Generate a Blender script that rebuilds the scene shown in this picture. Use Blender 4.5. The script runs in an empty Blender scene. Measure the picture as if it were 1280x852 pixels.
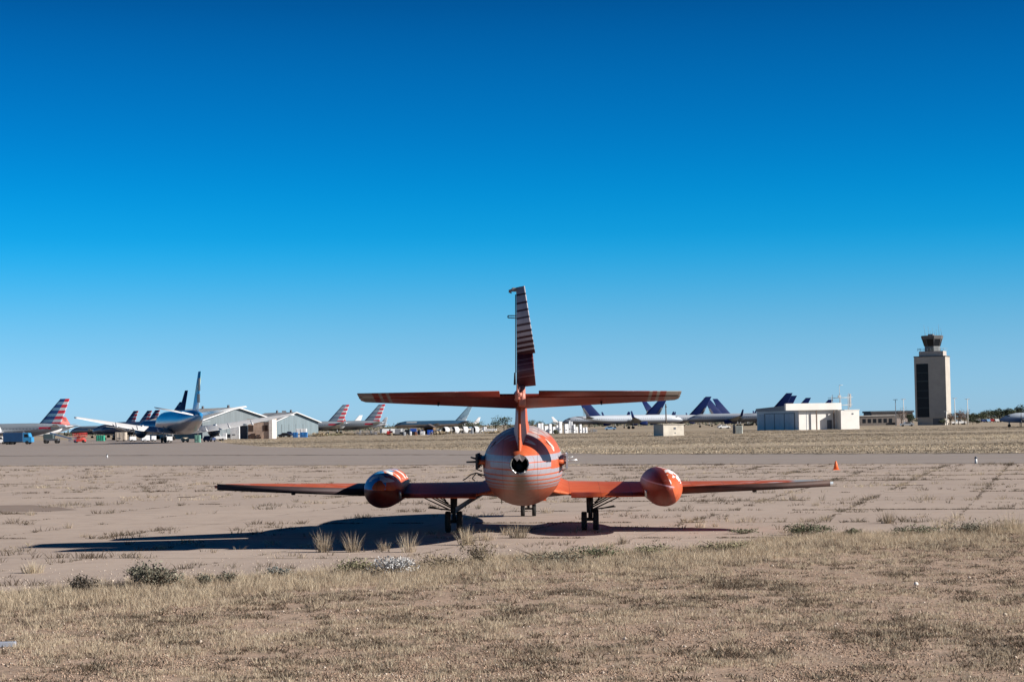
import bpy, math, random
import numpy as np
from mathutils import Vector, Matrix
random.seed(7); rng = np.random.default_rng(11)
R = math.radians
S = bpy.context.scene
COL = S.collection
# ------------------------------------------------------------------ camera
F = 2440.0; CH = 2.93; PITCH = R(2.44); ROLL = R(1.0)
fw = Vector((0, math.cos(PITCH), math.sin(PITCH)))
rt0 = Vector((1, 0, 0)); up0 = Vector((0, -math.sin(PITCH), math.cos(PITCH)))
rt = rt0*math.cos(ROLL) - up0*math.sin(ROLL)
up = up0*math.cos(ROLL) + rt0*math.sin(ROLL)
CAM = Vector((0, 0, CH))
cd = bpy.data.cameras.new('camera'); cam = bpy.data.objects.new('camera', cd); COL.objects.link(cam)
cd.sensor_width = 36; cd.lens = F/1280*36; cd.clip_end = 20000; cd.clip_start = .1
m = Matrix.Identity(4)
for i in range(3):
    m[i][0] = rt[i]; m[i][1] = up[i]; m[i][2] = -fw[i]; m[i][3] = CAM[i]
cam.matrix_world = m
S.camera = cam
def ray(px, py): return fw + rt*((px-640)/F) - up*((py-426)/F)
def G(px, py):
    d = ray(px, py); k = -CH/d.z; return CAM + d*k
def P(px, py, D):
    d = ray(px, py); return CAM + d*(D/d.y)
def hor(px):
    return 529.9 - .0175*(px-640)
def gx(px, D, z=0.0):
    x = (px-640)/F*D
    for _ in range(6):
        d = Vector((x, D, z)) - CAM
        q = 640 + F*d.dot(rt)/d.dot(fw)
        x += (px-q)/F*D
    return x
def base_D(px, py): return G(px, py).y
# ------------------------------------------------------------------ materials
MATS = {}
class NT:
    def __init__(s, mat):
        s.t = mat.node_tree; s.n = s.t.nodes; s.l = s.t.links
        s.b = s.n.get('Principled BSDF')
    def new(s, typ, **kw):
        x = s.n.new(typ)
        for k, v in kw.items(): setattr(x, k, v)
        return x
    def link(s, a, b): s.l.new(a, b)
    def val(s, sock, v):
        if hasattr(v, 'links') or isinstance(v, bpy.types.NodeSocket): s.l.new(v, sock)
        else: sock.default_value = v
    def math(s, op, a, b=0.0, c=0.0, clamp=False):
        x = s.new('ShaderNodeMath', operation=op); x.use_clamp = clamp
        s.val(x.inputs[0], a); s.val(x.inputs[1], b); s.val(x.inputs[2], c)
        return x.outputs[0]
    def mix(s, f, a, b):
        x = s.new('ShaderNodeMix', data_type='RGBA')
        s.val(x.inputs[0], f)
        for so, v in ((x.inputs[6], a), (x.inputs[7], b)):
            if isinstance(v, tuple): so.default_value = (*v[:3], 1)
            else: s.l.new(v, so)
        return x.outputs[2]
    def obj(s): return s.new('ShaderNodeTexCoord').outputs['Object']
    def xyz(s, v):
        x = s.new('ShaderNodeSeparateXYZ'); s.l.new(v, x.inputs[0]); return x.outputs
    def mapping(s, v, scale=(1, 1, 1), loc=(0, 0, 0), rot=(0, 0, 0)):
        x = s.new('ShaderNodeMapping'); s.l.new(v, x.inputs[0])
        x.inputs['Scale'].default_value = scale; x.inputs['Location'].default_value = loc
        x.inputs['Rotation'].default_value = rot
        return x.outputs[0]
    def noise(s, v, scale, detail=4, rough=.55, dist=0.0):
        x = s.new('ShaderNodeTexNoise'); s.l.new(v, x.inputs['Vector'])
        x.inputs['Scale'].default_value = scale; x.inputs['Detail'].default_value = detail
        x.inputs['Roughness'].default_value = rough; x.inputs['Distortion'].default_value = dist
        return x.outputs['Fac']
    def ramp(s, f, stops, interp='LINEAR'):
        x = s.new('ShaderNodeValToRGB'); s.l.new(f, x.inputs[0]); cr = x.color_ramp; cr.interpolation = interp
        while len(cr.elements) < len(stops): cr.elements.new(1)
        for e, (p, c) in zip(cr.elements, stops):
            e.position = p
            c = c if isinstance(c, tuple) else (c, c, c)
            e.color = (*c[:3], 1)
        return x.outputs[0]
    def step(s, f, lo, hi):
        x = s.new('ShaderNodeMapRange'); s.l.new(f, x.inputs[0])
        x.inputs[1].default_value = lo; x.inputs[2].default_value = hi
        return x.outputs[0]
    def bump(s, h, strength=.3, dist=.02):
        x = s.new('ShaderNodeBump'); s.l.new(h, x.inputs['Height'])
        x.inputs['Strength'].default_value = strength; x.inputs['Distance'].default_value = dist
        s.l.new(x.outputs[0], s.b.inputs['Normal'])
    def color(s, c): s.l.new(c, s.b.inputs['Base Color'])
def base_mat(name, rough=.7, metal=0.0, color=(.5, .5, .5), coat=0.0):
    mt = bpy.data.materials.new(name); mt.use_nodes = True
    n = NT(mt); n.b.inputs['Roughness'].default_value = rough
    n.b.inputs['Metallic'].default_value = metal
    n.b.inputs['Base Color'].default_value = (*color, 1)
    n.b.inputs['Coat Weight'].default_value = coat
    n.b.inputs['Coat Roughness'].default_value = .15
    MATS[name] = mt
    return mt, n
def plain(name, color, rough=.6, metal=0.0, var=.25, scale=1.5, coat=0.0):
    """worn paint / material with blotchy variation"""
    if name in MATS: return MATS[name]
    mt, n = base_mat(name, rough, metal, color, coat)
    f = n.noise(n.obj(), scale, 5, .6)
    f = n.step(f, .3, .75)
    d = tuple(c*(1-var) for c in color); l = tuple(min(1, c*(1+var*.4)) for c in color)
    n.color(n.mix(f, d, l))
    return mt
# ------------------------------------------------------------------ mesh helpers
class MB:
    def __init__(s): s.v = []; s.f = []; s.smooth = []
    def add(s, vs, fs, smooth=False):
        o = len(s.v); s.v += [tuple(v) for v in vs]
        s.f += [tuple(i+o for i in f) for f in fs]; s.smooth += [smooth]*len(fs)
        return s
    def box(s, x0, x1, y0, y1, z0, z1):
        vs = [(x, y, z) for z in (z0, z1) for y in (y0, y1) for x in (x0, x1)]
        return s.add(vs, [(0, 2, 3, 1), (4, 5, 7, 6), (0, 1, 5, 4), (2, 6, 7, 3), (0, 4, 6, 2), (1, 3, 7, 5)])
    def bbox(s, x0, x1, y0, y1, z0, z1, b=.05):
        """box with chamfered vertical and top edges"""
        r = [(x0+b, y0), (x1-b, y0), (x1, y0+b), (x1, y1-b), (x1-b, y1), (x0+b, y1), (x0, y1-b), (x0, y0+b)]
        cx, cy = (x0+x1)/2, (y0+y1)/2
        rings = [[(x, y, z0) for x, y in r], [(x, y, z1-b) for x, y in r],
                 [(cx+(x-cx)*(1-2*b/(x1-x0)), cy+(y-cy)*(1-2*b/(y1-y0)), z1) for x, y in r]]
        return s.loft(rings, smooth=False)
    def loft(s, rings, cap0=True, cap1=True, smooth=True, closed=True):
        o = len(s.v); n = len(rings[0])
        for r in rings: s.v += [tuple(p) for p in r]
        m = n if closed else n-1
        for k in range(len(rings)-1):
            for i in range(m):
                j = (i+1) % n
                s.f.append((o+k*n+i, o+k*n+j, o+(k+1)*n+j, o+(k+1)*n+i)); s.smooth.append(smooth)
        if cap0: s.f.append(tuple(o+i for i in reversed(range(n)))); s.smooth.append(False)
        if cap1: s.f.append(tuple(o+(len(rings)-1)*n+i for i in range(n))); s.smooth.append(False)
        return s
    def tube(s, p0, p1, r0, r1=None, n=10, cap=True, smooth=True):
        r1 = r0 if r1 is None else r1
        p0 = Vector(p0); p1 = Vector(p1); d = (p1-p0).normalized()
        a = d.orthogonal().normalized(); b = d.cross(a)
        rg = lambda p, r: [p + (a*math.cos(t)+b*math.sin(t))*r for t in [2*math.pi*i/n for i in range(n)]]
        return s.loft([rg(p0, r0), rg(p1, r1)], cap, cap, smooth)
    def lathe_y(s, st, n=32, cx=0.0, cap0=True, cap1=True):
        """st: (y, radius, zc [, rx factor]) rings round the Y axis"""
        rings = []
        for t in st:
            y, r, zc = t[:3]; fx = t[3] if len(t) > 3 else 1
            rings.append([(cx+math.sin(2*math.pi*i/n)*r*fx, y, zc+math.cos(2*math.pi*i/n)*r) for i in range(n)])
        return s.loft(rings, cap0, cap1)
    def wheel(s, c, r, w, n=20, axis='x'):
        prof = [(-w/2, r*.55), (-w/2, r*.9), (-w*.35, r), (w*.35, r), (w/2, r*.9), (w/2, r*.55)]
        rings = []
        for o, q in prof:
            rg = []
            for i in range(n):
                a = 2*math.pi*i/n
                if axis == 'x': rg.append((c[0]+o, c[1]+q*math.cos(a), c[2]+q*math.sin(a)))
                else: rg.append((c[0]+q*math.cos(a), c[1]+o, c[2]+q*math.sin(a)))
            rings.append(rg)
        return s.loft(rings)
    def foil(s, secs, thick=Vector((0, 0, 1)), te=.02, n=9, closed_te=True, cap=True):
        """secs: (LE point, TE point, thickness)"""
        rings = []
        for le, tp, th in secs:
            le = Vector(le); tp = Vector(tp); up_, lo = [], []
            for i in range(n):
                q = i/(n-1); u = 1-(1-q)**1.0; u = q*q*(3-2*q)*.5+q*.5
                h = th*.5*min(1, 2.97*math.sqrt(u)-1.26*u-3.5*u*u+2.84*u**3-1.03*u**4) if u > 0 else 0
                h = max(h, te*.5*u)
                p = le.lerp(tp, u)
                up_.append(p+thick*h); lo.append(p-thick*h)
            rings.append(up_+lo[:0:-1])
        return s.loft(rings, cap, cap)
    def build(s, name, mat, parent=None, loc=None, rotz=0):
        me = bpy.data.meshes.new(name); me.from_pydata(s.v, [], s.f); me.validate(); 
        if len(me.polygons) == len(s.smooth): me.polygons.foreach_set('use_smooth', s.smooth)
        me.materials.append(mat)
        bm = __import__('bmesh').new(); bm.from_mesh(me); __import__('bmesh').ops.recalc_face_normals(bm, faces=bm.faces); bm.to_mesh(me); bm.free()
        o = bpy.data.objects.new(name, me); COL.objects.link(o)
        if parent: o.parent = parent
        if loc: o.location = loc
        o.rotation_euler.z = rotz
        return o
def mb(): return MB()
def tag(o, label=None, cat=None, group=None, kind=None):
    if label: o['label'] = label
    if cat: o['category'] = cat
    if group: o['group'] = group
    if kind: o['kind'] = kind
    return o
def thing(name, label, cat, loc=(0, 0, 0), rotz=0, group=None):
    o = bpy.data.objects.new(name, None); COL.objects.link(o); o.empty_display_size = .3
    o.location = loc; o.rotation_euler.z = rotz
    return tag(o, label, cat, group)
def dup(root, loc, rotz=0, label=None, group=None, scale=None):
    kids = {}
    for o in COL.objects:
        if o.parent: kids.setdefault(o.parent.name, []).append(o)
    def rec(o, par):
        c = o.copy(); COL.objects.link(c); c.parent = par
        for ch in kids.get(o.name, []): rec(ch, c)
        return c
    r = rec(root, None); r.location = loc; r.rotation_euler.z = rotz
    if label: r['label'] = label
    if group: r['group'] = group
    if scale: r.scale = (scale,)*3
    return r
# ------------------------------------------------------------------ world and sun
SUNV = Vector((2.08, -.62, 1)).normalized()
elev = math.asin(SUNV.z)
w = bpy.data.worlds.new('World'); S.world = w; w.use_nodes = True
wt = w.node_tree; bg = wt.nodes['Background']
sky = wt.nodes.new('ShaderNodeTexSky'); sky.sky_type = 'NISHITA'; sky.sun_disc = False
sky.sun_elevation = elev; sky.sun_rotation = math.atan2(SUNV.x, SUNV.y)
sky.altitude = 1100; sky.air_density = 1.0; sky.dust_density = .3; sky.ozone_density = 2.0
# cloudless polarised-looking sky, deepened with height; unseen upper part darkened to cut fill
tc = wt.nodes.new('ShaderNodeTexCoord'); sp = wt.nodes.new('ShaderNodeSeparateXYZ'); wt.links.new(tc.outputs['Generated'], sp.inputs[0])
rp = wt.nodes.new('ShaderNodeValToRGB'); rp.color_ramp.interpolation = 'B_SPLINE'
dbl = wt.nodes.new('ShaderNodeMath'); dbl.operation = 'MULTIPLY'; dbl.inputs[1].default_value = 2.0; dbl.use_clamp = True
wt.links.new(sp.outputs[2], dbl.inputs[0]); wt.links.new(dbl.outputs[0], rp.inputs[0])
SKY_STOPS = [(0, (.50, .88, 1.66)), (.0307, (0.461, 0.869, 1.605)), (.0717, (0.40, 0.81, 1.37)), (.1125, (0.269, 0.785, 1.285)), (.155, (.09, .75, 1.27)), (.1938, (0.008, 0.70, 1.24)), (.2740, (0.002, 0.530, 1.06)), (.3530, (0.002, 0.425, 0.89)), (.4226, (0.002, 0.335, 0.745)), (.56, (.006, .13, .33)), (1, (.006, .05, .13))]
while len(rp.color_ramp.elements) < len(SKY_STOPS): rp.color_ramp.elements.new(1)
for e, (p, c) in zip(rp.color_ramp.elements, SKY_STOPS): e.position = p; e.color = (c[0]/2, c[1]/2, c[2]/2, 1)
mx = wt.nodes.new('ShaderNodeMix'); mx.data_type = 'RGBA'; mx.blend_type = 'MULTIPLY'; mx.inputs[0].default_value = 1
wt.links.new(sky.outputs[0], mx.inputs[6]); wt.links.new(rp.outputs[0], mx.inputs[7])
wt.links.new(mx.outputs[2], bg.inputs[0]); bg.inputs[1].default_value = .12
sl = bpy.data.lights.new('sun', 'SUN'); so = bpy.data.objects.new('sun', sl); COL.objects.link(so)
sl.energy = 4.6; sl.angle = R(.5); sl.color = (1, .93, .84)
so.rotation_euler = SUNV.to_track_quat('Z', 'Y').to_euler(); so.location = (30, 0, 40)
S.view_settings.view_transform = 'Standard'; S.view_settings.look = 'None'
S.view_settings.exposure = .8; S.view_settings.gamma = 1
S.render.engine = 'CYCLES'; S.cycles.max_bounces = 6
# ------------------------------------------------------------------ noise in numpy
def vnoise(x, y, seed=0):
    xi = np.floor(x).astype(np.int64); yi = np.floor(y).astype(np.int64); fx = x-xi; fy = y-yi
    def h(a, b):
        n = (a*374761393 + b*668265263 + seed*974634777) & 0xffffffff
        n = ((n ^ (n >> 13))*1274126177) & 0xffffffff
        return ((n ^ (n >> 16)) & 0xffff)/65535.0
    fx = fx*fx*(3-2*fx); fy = fy*fy*(3-2*fy)
    return (h(xi, yi)*(1-fx)+h(xi+1, yi)*fx)*(1-fy)+(h(xi, yi+1)*(1-fx)+h(xi+1, yi+1)*fx)*fy
def fbm(x, y, seed=0, o=3):
    r = 0; a = .5; t = 0
    for k in range(o): r = r+a*vnoise(x*2**k, y*2**k, seed+k); t += a; a *= .5
    return r/t
# ------------------------------------------------------------------ ground
A = R(15.6)
gpt = G(975, 674); Ldir = (math.sin(A), math.cos(A)); Mdir = (math.cos(A), -math.sin(A))
ph_m = gpt.x*Mdir[0]+gpt.y*Mdir[1]
g2 = G(1120, 600); ph_l = g2.x*Ldir[0]+g2.y*Ldir[1]
SM, SL = 3.75, 7.4
def soil_material():
    mt, n = base_mat('dry_soil_mat', .95)
    pos = n.new('ShaderNodeNewGeometry').outputs['Position']
    flat = n.mapping(pos, (1, 1, 0))
    f1 = n.noise(flat, .35, 6, .6); f2 = n.noise(flat, 6, 6, .75)
    c = n.mix(n.step(f1, .35, .65), (.40, .275, .20), (.50, .36, .27))
    c = n.mix(n.math('MULTIPLY', n.step(f2, .46, .60), .75), c, (.22, .16, .12))
    f3 = n.noise(flat, 30, 3, .8); f5 = n.noise(n.mapping(pos, (3.0, 1.1, 0)), 1.0, 8, .82)
    c = n.mix(n.math('MULTIPLY', n.step(f5, .50, .57), .75), c, (.24, .18, .13))
    c = n.mix(n.math('MULTIPLY', n.step(n.noise(flat, 55, 2, .6), .52, .60), .55), c, (.20, .145, .105))
    c = n.mix(n.math('MULTIPLY', n.step(f3, .55, .62), .6), c, (.60, .50, .41))
    # the far field: long bands of straw and dull green stubble
    far = n.mapping(pos, (.0035, .028, 0), rot=(0, 0, 0))
    b = n.noise(far, 1.0, 5, .62, .4)
    fc = n.ramp(b, [(.30, (.21, .17, .115)), (.42, (.31, .245, .17)), (.50, (.43, .345, .25)), (.57, (.29, .235, .165)), (.68, (.50, .40, .29))])
    fine = n.noise(n.mapping(pos, (.12, .5, 0)), 1.0, 6, .8)
    fc = n.mix(n.step(fine, .35, .7), fc, n.mix(.45, fc, (.15, .125, .085)))
    y = n.xyz(pos)[1]
    n.color(n.mix(n.step(y, 90, 130), c, fc))
    n.bump(f2, .5, .04)
    return mt
def concrete_material():
    mt, n = base_mat('apron_concrete_mat', .9)
    pos = n.new('ShaderNodeNewGeometry').outputs['Position']
    flat = n.mapping(pos, (1, 1, 0))
    f1 = n.noise(flat, .09, 6, .6, .5); f2 = n.noise(flat, 1.1, 8, .7); f3 = n.noise(flat, 22, 4, .75)
    c = n.mix(n.step(f1, .35, .65), (.395, .318, .268), (.46, .372, .312))
    c = n.mix(n.math('MULTIPLY', n.step(f2, .50, .62), .42), c, (.31, .235, .20))
    f4 = n.noise(n.mapping(pos, (1.1, 3.2, 0), rot=(0, 0, R(15))), 1.0, 7, .78)
    c = n.mix(n.math('MULTIPLY', n.step(f4, .57, .66), .55), c, (.20, .15, .12))
    c = n.mix(n.math('MULTIPLY', n.step(f4, .42, .35), .40), c, (.55, .46, .41))
    c = n.mix(n.math('MULTIPLY', n.step(f3, .56, .66), .35), c, (.56, .48, .42))
    c = n.mix(n.math('MULTIPLY', n.step(f3, .44, .34), .35), c, (.24, .18, .15))
    # long faint streaks of blown dirt along the slabs
    st = n.noise(n.mapping(pos, (.05, .6, 0), rot=(0, 0, R(15))), 1, 5, .65)
    c = n.mix(n.math('MULTIPLY', n.step(st, .5, .7), .35), c, (.50, .41, .36))
    # per-slab tint
    rot = n.new('ShaderNodeVectorRotate'); rot.rotation_type = 'Z_AXIS'; n.link(pos, rot.inputs[0]); rot.inputs['Angle'].default_value = A
    o = n.xyz(rot.outputs[0])
    gm = n.math('DIVIDE', n.math('SUBTRACT', o[0], ph_m), SM); gl = n.math('DIVIDE', n.math('SUBTRACT', o[1], ph_l), SL)
    cb = n.new('ShaderNodeCombineXYZ'); n.link(n.math('FLOOR', gm), cb.inputs[0]); n.link(n.math('FLOOR', gl), cb.inputs[1])
    wn = n.new('ShaderNodeTexWhiteNoise'); wn.noise_dimensions = '2D'; n.link(cb.outputs[0], wn.inputs['Vector'])
    c = n.mix(n.math('MULTIPLY', wn.outputs['Value'], .16), c, (.30, .235, .20))
    wide = n.step(n.noise(flat, .7, 5, .75), .56, .70)
    def line(g, size, wd):
        wob = n.math('MULTIPLY', n.math('SUBTRACT', n.noise(flat, .8, 3), .5), .02)
        d = n.math('ABSOLUTE', n.math('SUBTRACT', n.math('FRACT', n.math('ADD', n.math('ADD', g, .5), wob)), .5))
        return n.step(n.math('SUBTRACT', n.math('MULTIPLY', d, size), n.math('MULTIPLY', wide, .22)), wd, wd*.4)
    ln = n.math('MAXIMUM', line(gm, SM, .018), line(gl, SL, .045))
    br = n.step(n.noise(flat, .45, 4, .7), .40, .54)
    ln = n.math('MULTIPLY', ln, n.math('ADD', n.math('MULTIPLY', br, .75), .08))
    c = n.mix(ln, c, (.10, .075, .05))
    n.color(c); n.bump(f3, .25, .02)
    return mt
def asphalt_material():
    mt, n = base_mat('taxiway_asphalt_mat', .85)
    pos = n.new('ShaderNodeNewGeometry').outputs['Position']
    rotm = n.mapping(pos, (.02, .35, 0), rot=(0, 0, R(36)))
    a = n.noise(rotm, 1, 6, .6); b = n.noise(n.mapping(pos, (1, 1, 0)), .8, 6, .7)
    c = n.ramp(a, [(.3, (.225, .19, .17)), (.5, (.30, .255, .23)), (.6, (.265, .225, .205)), (.72, (.34, .29, .255))])
    c = n.mix(n.math('MULTIPLY', n.step(b, .5, .62), .45), c, (.37, .31, .27))
    g_ = n.noise(n.mapping(pos, (.25, 1.6, 0), rot=(0, 0, R(36))), 1, 7, .8)
    c = n.mix(n.math('MULTIPLY', n.step(g_, .54, .62), .5), c, (.16, .13, .115))
    n.color(c)
    return mt
SOIL = soil_material(); CONC = concrete_material(); ASPH = asphalt_material()
DARKSOIL = plain('crack_soil_mat', (.115, .09, .065), .95, var=.5, scale=.7)
b = mb(); b.add([(-9000, -300, 0), (9000, -300, 0), (9000, 12000, 0), (-9000, 12000, 0)], [(0, 1, 2, 3)])
tag(b.build('ground', SOIL), 'dry reddish soil and straw field reaching the horizon', 'ground', kind='structure')
def sheet(name, pts, z, mat, label, cat):
    me = bpy.data.meshes.new(name); me.from_pydata([(p[0], p[1], z) for p in pts], [], [tuple(range(len(pts)))]); me.materials.append(mat)
    bm = __import__('bmesh').new(); bm.from_mesh(me); __import__('bmesh').ops.triangulate(bm, faces=bm.faces)
    for f in bm.faces:
        if f.normal.z < 0: f.normal_flip()
    bm.to_mesh(me); bm.free()
    o = bpy.data.objects.new(name, me); COL.objects.link(o)
    return tag(o, label, cat, kind='structure')
EDGE = [(-260, 752), (-120, 746), (0, 741), (100, 733), (200, 723), (300, 722), (400, 714), (520, 707), (600, 698), (700, 692), (760, 690), (850, 687), (900, 682), (960, 674), (1050, 667), (1150, 667), (1280, 657), (1400, 650), (1550, 640)]
EP = [G(*p) for p in EDGE]
def edge_y(x): return np.interp(x, [p.x for p in EP], [p.y for p in EP])
def line_pt(pa, pb, t): return (pa.x+(pb.x-pa.x)*t, pa.y+(pb.y-pa.y)*t)
N0, N1 = G(0, 582), G(1280, 579); F0, F1 = G(0, 569.5), G(1280, 566.3)
def nline(t): return line_pt(N0, N1, t)
def fline(t): return line_pt(F0, F1, t)
def jag(a, bb, n, amp):
    out = []
    for i in range(n+1):
        t = i/n; out.append((a[0]+(bb[0]-a[0])*t, a[1]+(bb[1]-a[1])*t + (random.uniform(-amp, amp) if 0 < i < n else 0)))
    return out
nl = [nline(t) for t in (-1.2, 1.6)]
ap = []
for i in range(len(EP)-1):
    ap += jag((EP[i].x, EP[i].y), (EP[i+1].x, EP[i+1].y), 10, .22)[:-1]
ap += [(EP[-1].x, EP[-1].y)]
sheet('concrete_apron', ap+[nl[1], nl[0]], .004, CONC, 'pinkish concrete apron slabs with weedy joints under the orange jet', 'apron')
fl = [fline(t) for t in (-1.2, 1.6)]
sheet('taxiway', [nl[0], nl[1], fl[1], fl[0]], .008, ASPH, 'grey asphalt taxiway crossing behind the orange jet', 'taxiway')
rb = [G(262, 549), G(285, 554), G(330, 558), G(420, 560), G(560, 562), G(760, 567.4)]
lp = [(p.x, p.y) for p in rb]
sheet('aircraft_ramp', [fl[0]] + [fline(.56)] + lp[::-1] + [(-120, 700), (-420, 760), (-420, 400)], .004, ASPH, 'grey ramp at the far left under the parked airliners', 'ramp')
def strip(name, a, bb, wid, z, label, seed):
    """ragged dirt strip along a pavement edge"""
    random.seed(seed); n = 420; t = []; u = []
    d = Vector((bb[0]-a[0], bb[1]-a[1])).normalized(); nn = Vector((-d.y, d.x))
    for i in range(n+1):
        q = i/n; p = Vector((a[0]+(bb[0]-a[0])*q, a[1]+(bb[1]-a[1])*q))
        t.append(p+nn*random.uniform(.1, 1)*wid*(.5+.5*math.sin(i*.11)**2)); u.append(p-nn*random.uniform(.05, .9)*wid)
    m2 = mb(); m2.add([(p.x, p.y, z) for p in t]+[(p.x, p.y, z) for p in u], [(i, n+1+i, n+2+i, i+1) for i in range(n)])
    return tag(m2.build(name, DARKSOIL), label, 'pavement edge', kind='structure')
strip('taxiway_near_edge', nline(-.3), nline(1.3), .9, .012, 'dark crumbling near edge of the taxiway', 3)
strip('taxiway_far_edge', fline(-.3), fline(1.3), 2.6, .012, 'dark crumbling far edge of the taxiway', 5)
random.seed(7)
q = [G(-40, 632), G(40, 631), G(75, 634), G(97, 637), G(60, 639), G(-40, 640.5)]
sheet('asphalt_patch', [(p.x, p.y) for p in q], .009, plain('patch_mat', (.25, .19, .155), .9, var=.2, scale=.5), 'darker worn patch of the apron at the left edge', 'pavement patch')
# ------------------------------------------------------------------ grass
def blade_mesh(name, P0, H, LEAN, W, TINT, mat, z0=.0):
    """one triangle-pair blade per row. P0 (n,2), H, LEAN (n,2), W, TINT"""
    n = len(H); ang = rng.uniform(0, np.pi, n); dx = np.cos(ang)*W*.5; dy = np.sin(ang)*W*.5
    V = np.zeros((n, 5, 3)); 
    V[:, 0, 0] = P0[:, 0]-dx; V[:, 0, 1] = P0[:, 1]-dy; V[:, 1, 0] = P0[:, 0]+dx; V[:, 1, 1] = P0[:, 1]+dy
    mx_ = P0[:, 0]+LEAN[:, 0]*.35; my_ = P0[:, 1]+LEAN[:, 1]*.35
    V[:, 2, 0] = mx_+dx*.8; V[:, 2, 1] = my_+dy*.8; V[:, 3, 0] = mx_-dx*.8; V[:, 3, 1] = my_-dy*.8
    V[:, 2, 2] = V[:, 3, 2] = H*.55
    V[:, 4, 0] = P0[:, 0]+LEAN[:, 0]; V[:, 4, 1] = P0[:, 1]+LEAN[:, 1]; V[:, 4, 2] = H
    V[:, :2, 2] = z0
    me = bpy.data.meshes.new(name); me.vertices.add(n*5); me.vertices.foreach_set('co', V.ravel())
    base = np.arange(n)[:, None]*5
    L = np.concatenate([base+np.array([[0, 1, 2, 3]]), base+np.array([[3, 2, 4]])], axis=1).ravel()
    me.loops.add(n*7); me.loops.foreach_set('vertex_index', L.astype(np.int32))
    me.polygons.add(n*2)
    ls = (np.arange(n)[:, None]*7+np.array([[0, 4]])).ravel(); me.polygons.foreach_set('loop_start', ls.astype(np.int32))
    me.update(calc_edges=True)
    at = me.attributes.new('tint', 'FLOAT', 'POINT'); at.data.foreach_set('value', np.repeat(TINT, 5).astype(np.float32))
    me.materials.append(mat)
    o = bpy.data.objects.new(name, me); COL.objects.link(o)
    return o
def tufts(cx, cy, hgt, rad, nb, tint, wid, lean=.5):
    """expand tuft arrays to blades"""
    k = len(cx); idx = np.repeat(np.arange(k), nb)
    a = rng.uniform(0, 2*np.pi, len(idx)); r = np.sqrt(rng.uniform(0, 1, len(idx)))*rad[idx]
    P0 = np.stack([cx[idx]+np.cos(a)*r, cy[idx]+np.sin(a)*r], 1)
    H = hgt[idx]*rng.uniform(.45, 1.05, len(idx))
    le = H*lean*rng.uniform(.2, 1.2, len(idx)); b2 = a+rng.normal(0, .7, len(idx))
    LE = np.stack([np.cos(b2)*le, np.sin(b2)*le], 1)
    T = np.clip(tint[idx]+rng.normal(0, .08, len(idx)), 0, 1)
    W = wid*rng.uniform(.6, 1.3, len(idx))
    return P0, H, LE, W, T
def grass_mat(name, stops, rough=.85):
    mt, n = base_mat(name, rough)
    at = n.new('ShaderNodeAttribute'); at.attribute_name = 'tint'
    n.color(n.ramp(at.outputs['Fac'], stops))
    tr = n.new('ShaderNodeBsdfTranslucent'); n.link(n.b.inputs['Base Color'].links[0].from_socket, tr.inputs[0])
    ms = n.new('ShaderNodeMixShader'); ms.inputs[0].default_value = .3
    out = n.n['Material Output']; n.link(n.b.outputs[0], ms.inputs[1]); n.link(tr.outputs[0], ms.inputs[2]); n.link(ms.outputs[0], out.inputs[0])
    return mt
# tint 0 = dead dark twigs, .25 grey green, .5 olive straw, .75 straw, 1 pale straw
DRY = grass_mat('dry_grass_mat', [(0, (.10, .07, .045)), (.22, (.14, .12, .092)), (.4, (.25, .21, .16)), (.6, (.37, .295, .215)), (.8, (.50, .41, .30)), (1, (.62, .54, .40))])
def foreground():
    N = 90000
    y = 20+rng.uniform(0, 1, N)**.85*33; x = rng.uniform(-1, 1, N)*(y*.29+2)
    e = edge_y(x); keep = y < e+rng.normal(0, .25, N); x, y, e = x[keep], y[keep], e[keep]
    n1 = fbm(x*.30, y*.20, 3); n2 = fbm(x*1.1, y*.8, 8, 4); n3 = fbm(x*3.0, y*2.2, 14, 3)
    d = e-y
    rich = np.clip(np.exp(-(np.maximum(d-2.6, 0)/3.6)**2)*1.0+np.exp(-((y-27)/4)**2)*.22+.05, 0, 1)
    dens = (rich*.95+(n1-.5)*.7+(n2-.5)*1.7+(n3-.5)*2.4)
    keep = rng.uniform(0, 1, len(x)) < np.clip(dens+.26, .06, 1); x, y, n1, n2, rich = x[keep], y[keep], n1[keep], n2[keep], rich[keep]
    kind = rng.uniform(0, 1, len(x))*.7+fbm(x*1.1+40, y*.9, 21, 4)*1.3-.35+rich*.16
    tall = kind > .55; k = len(x)
    h = np.where(tall, rng.uniform(.05, .17, k)*(.45+.85*rich), rng.uniform(.02, .075, k))
    rad = np.where(tall, rng.uniform(.04, .12, k), rng.uniform(.06, .22, k))
    tint = np.where(tall, rng.uniform(.55, 1.0, k), np.clip(rng.uniform(-.5, .5, k), 0, 1))
    a1 = tufts(x[tall], y[tall], h[tall], rad[tall], 11, tint[tall], .006, .75)
    a2 = tufts(x[~tall], y[~tall], h[~tall], rad[~tall], 12, tint[~tall], .014, 1.6)
    arr = [np.concatenate([p, q]) for p, q in zip(a1, a2)]
    o = blade_mesh('dry_grass', arr[0], arr[1], arr[2], arr[3], arr[4], DRY)
    tag(o, 'dry straw grass and low grey weeds covering the foreground', 'grass', kind='stuff')
foreground()
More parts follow.
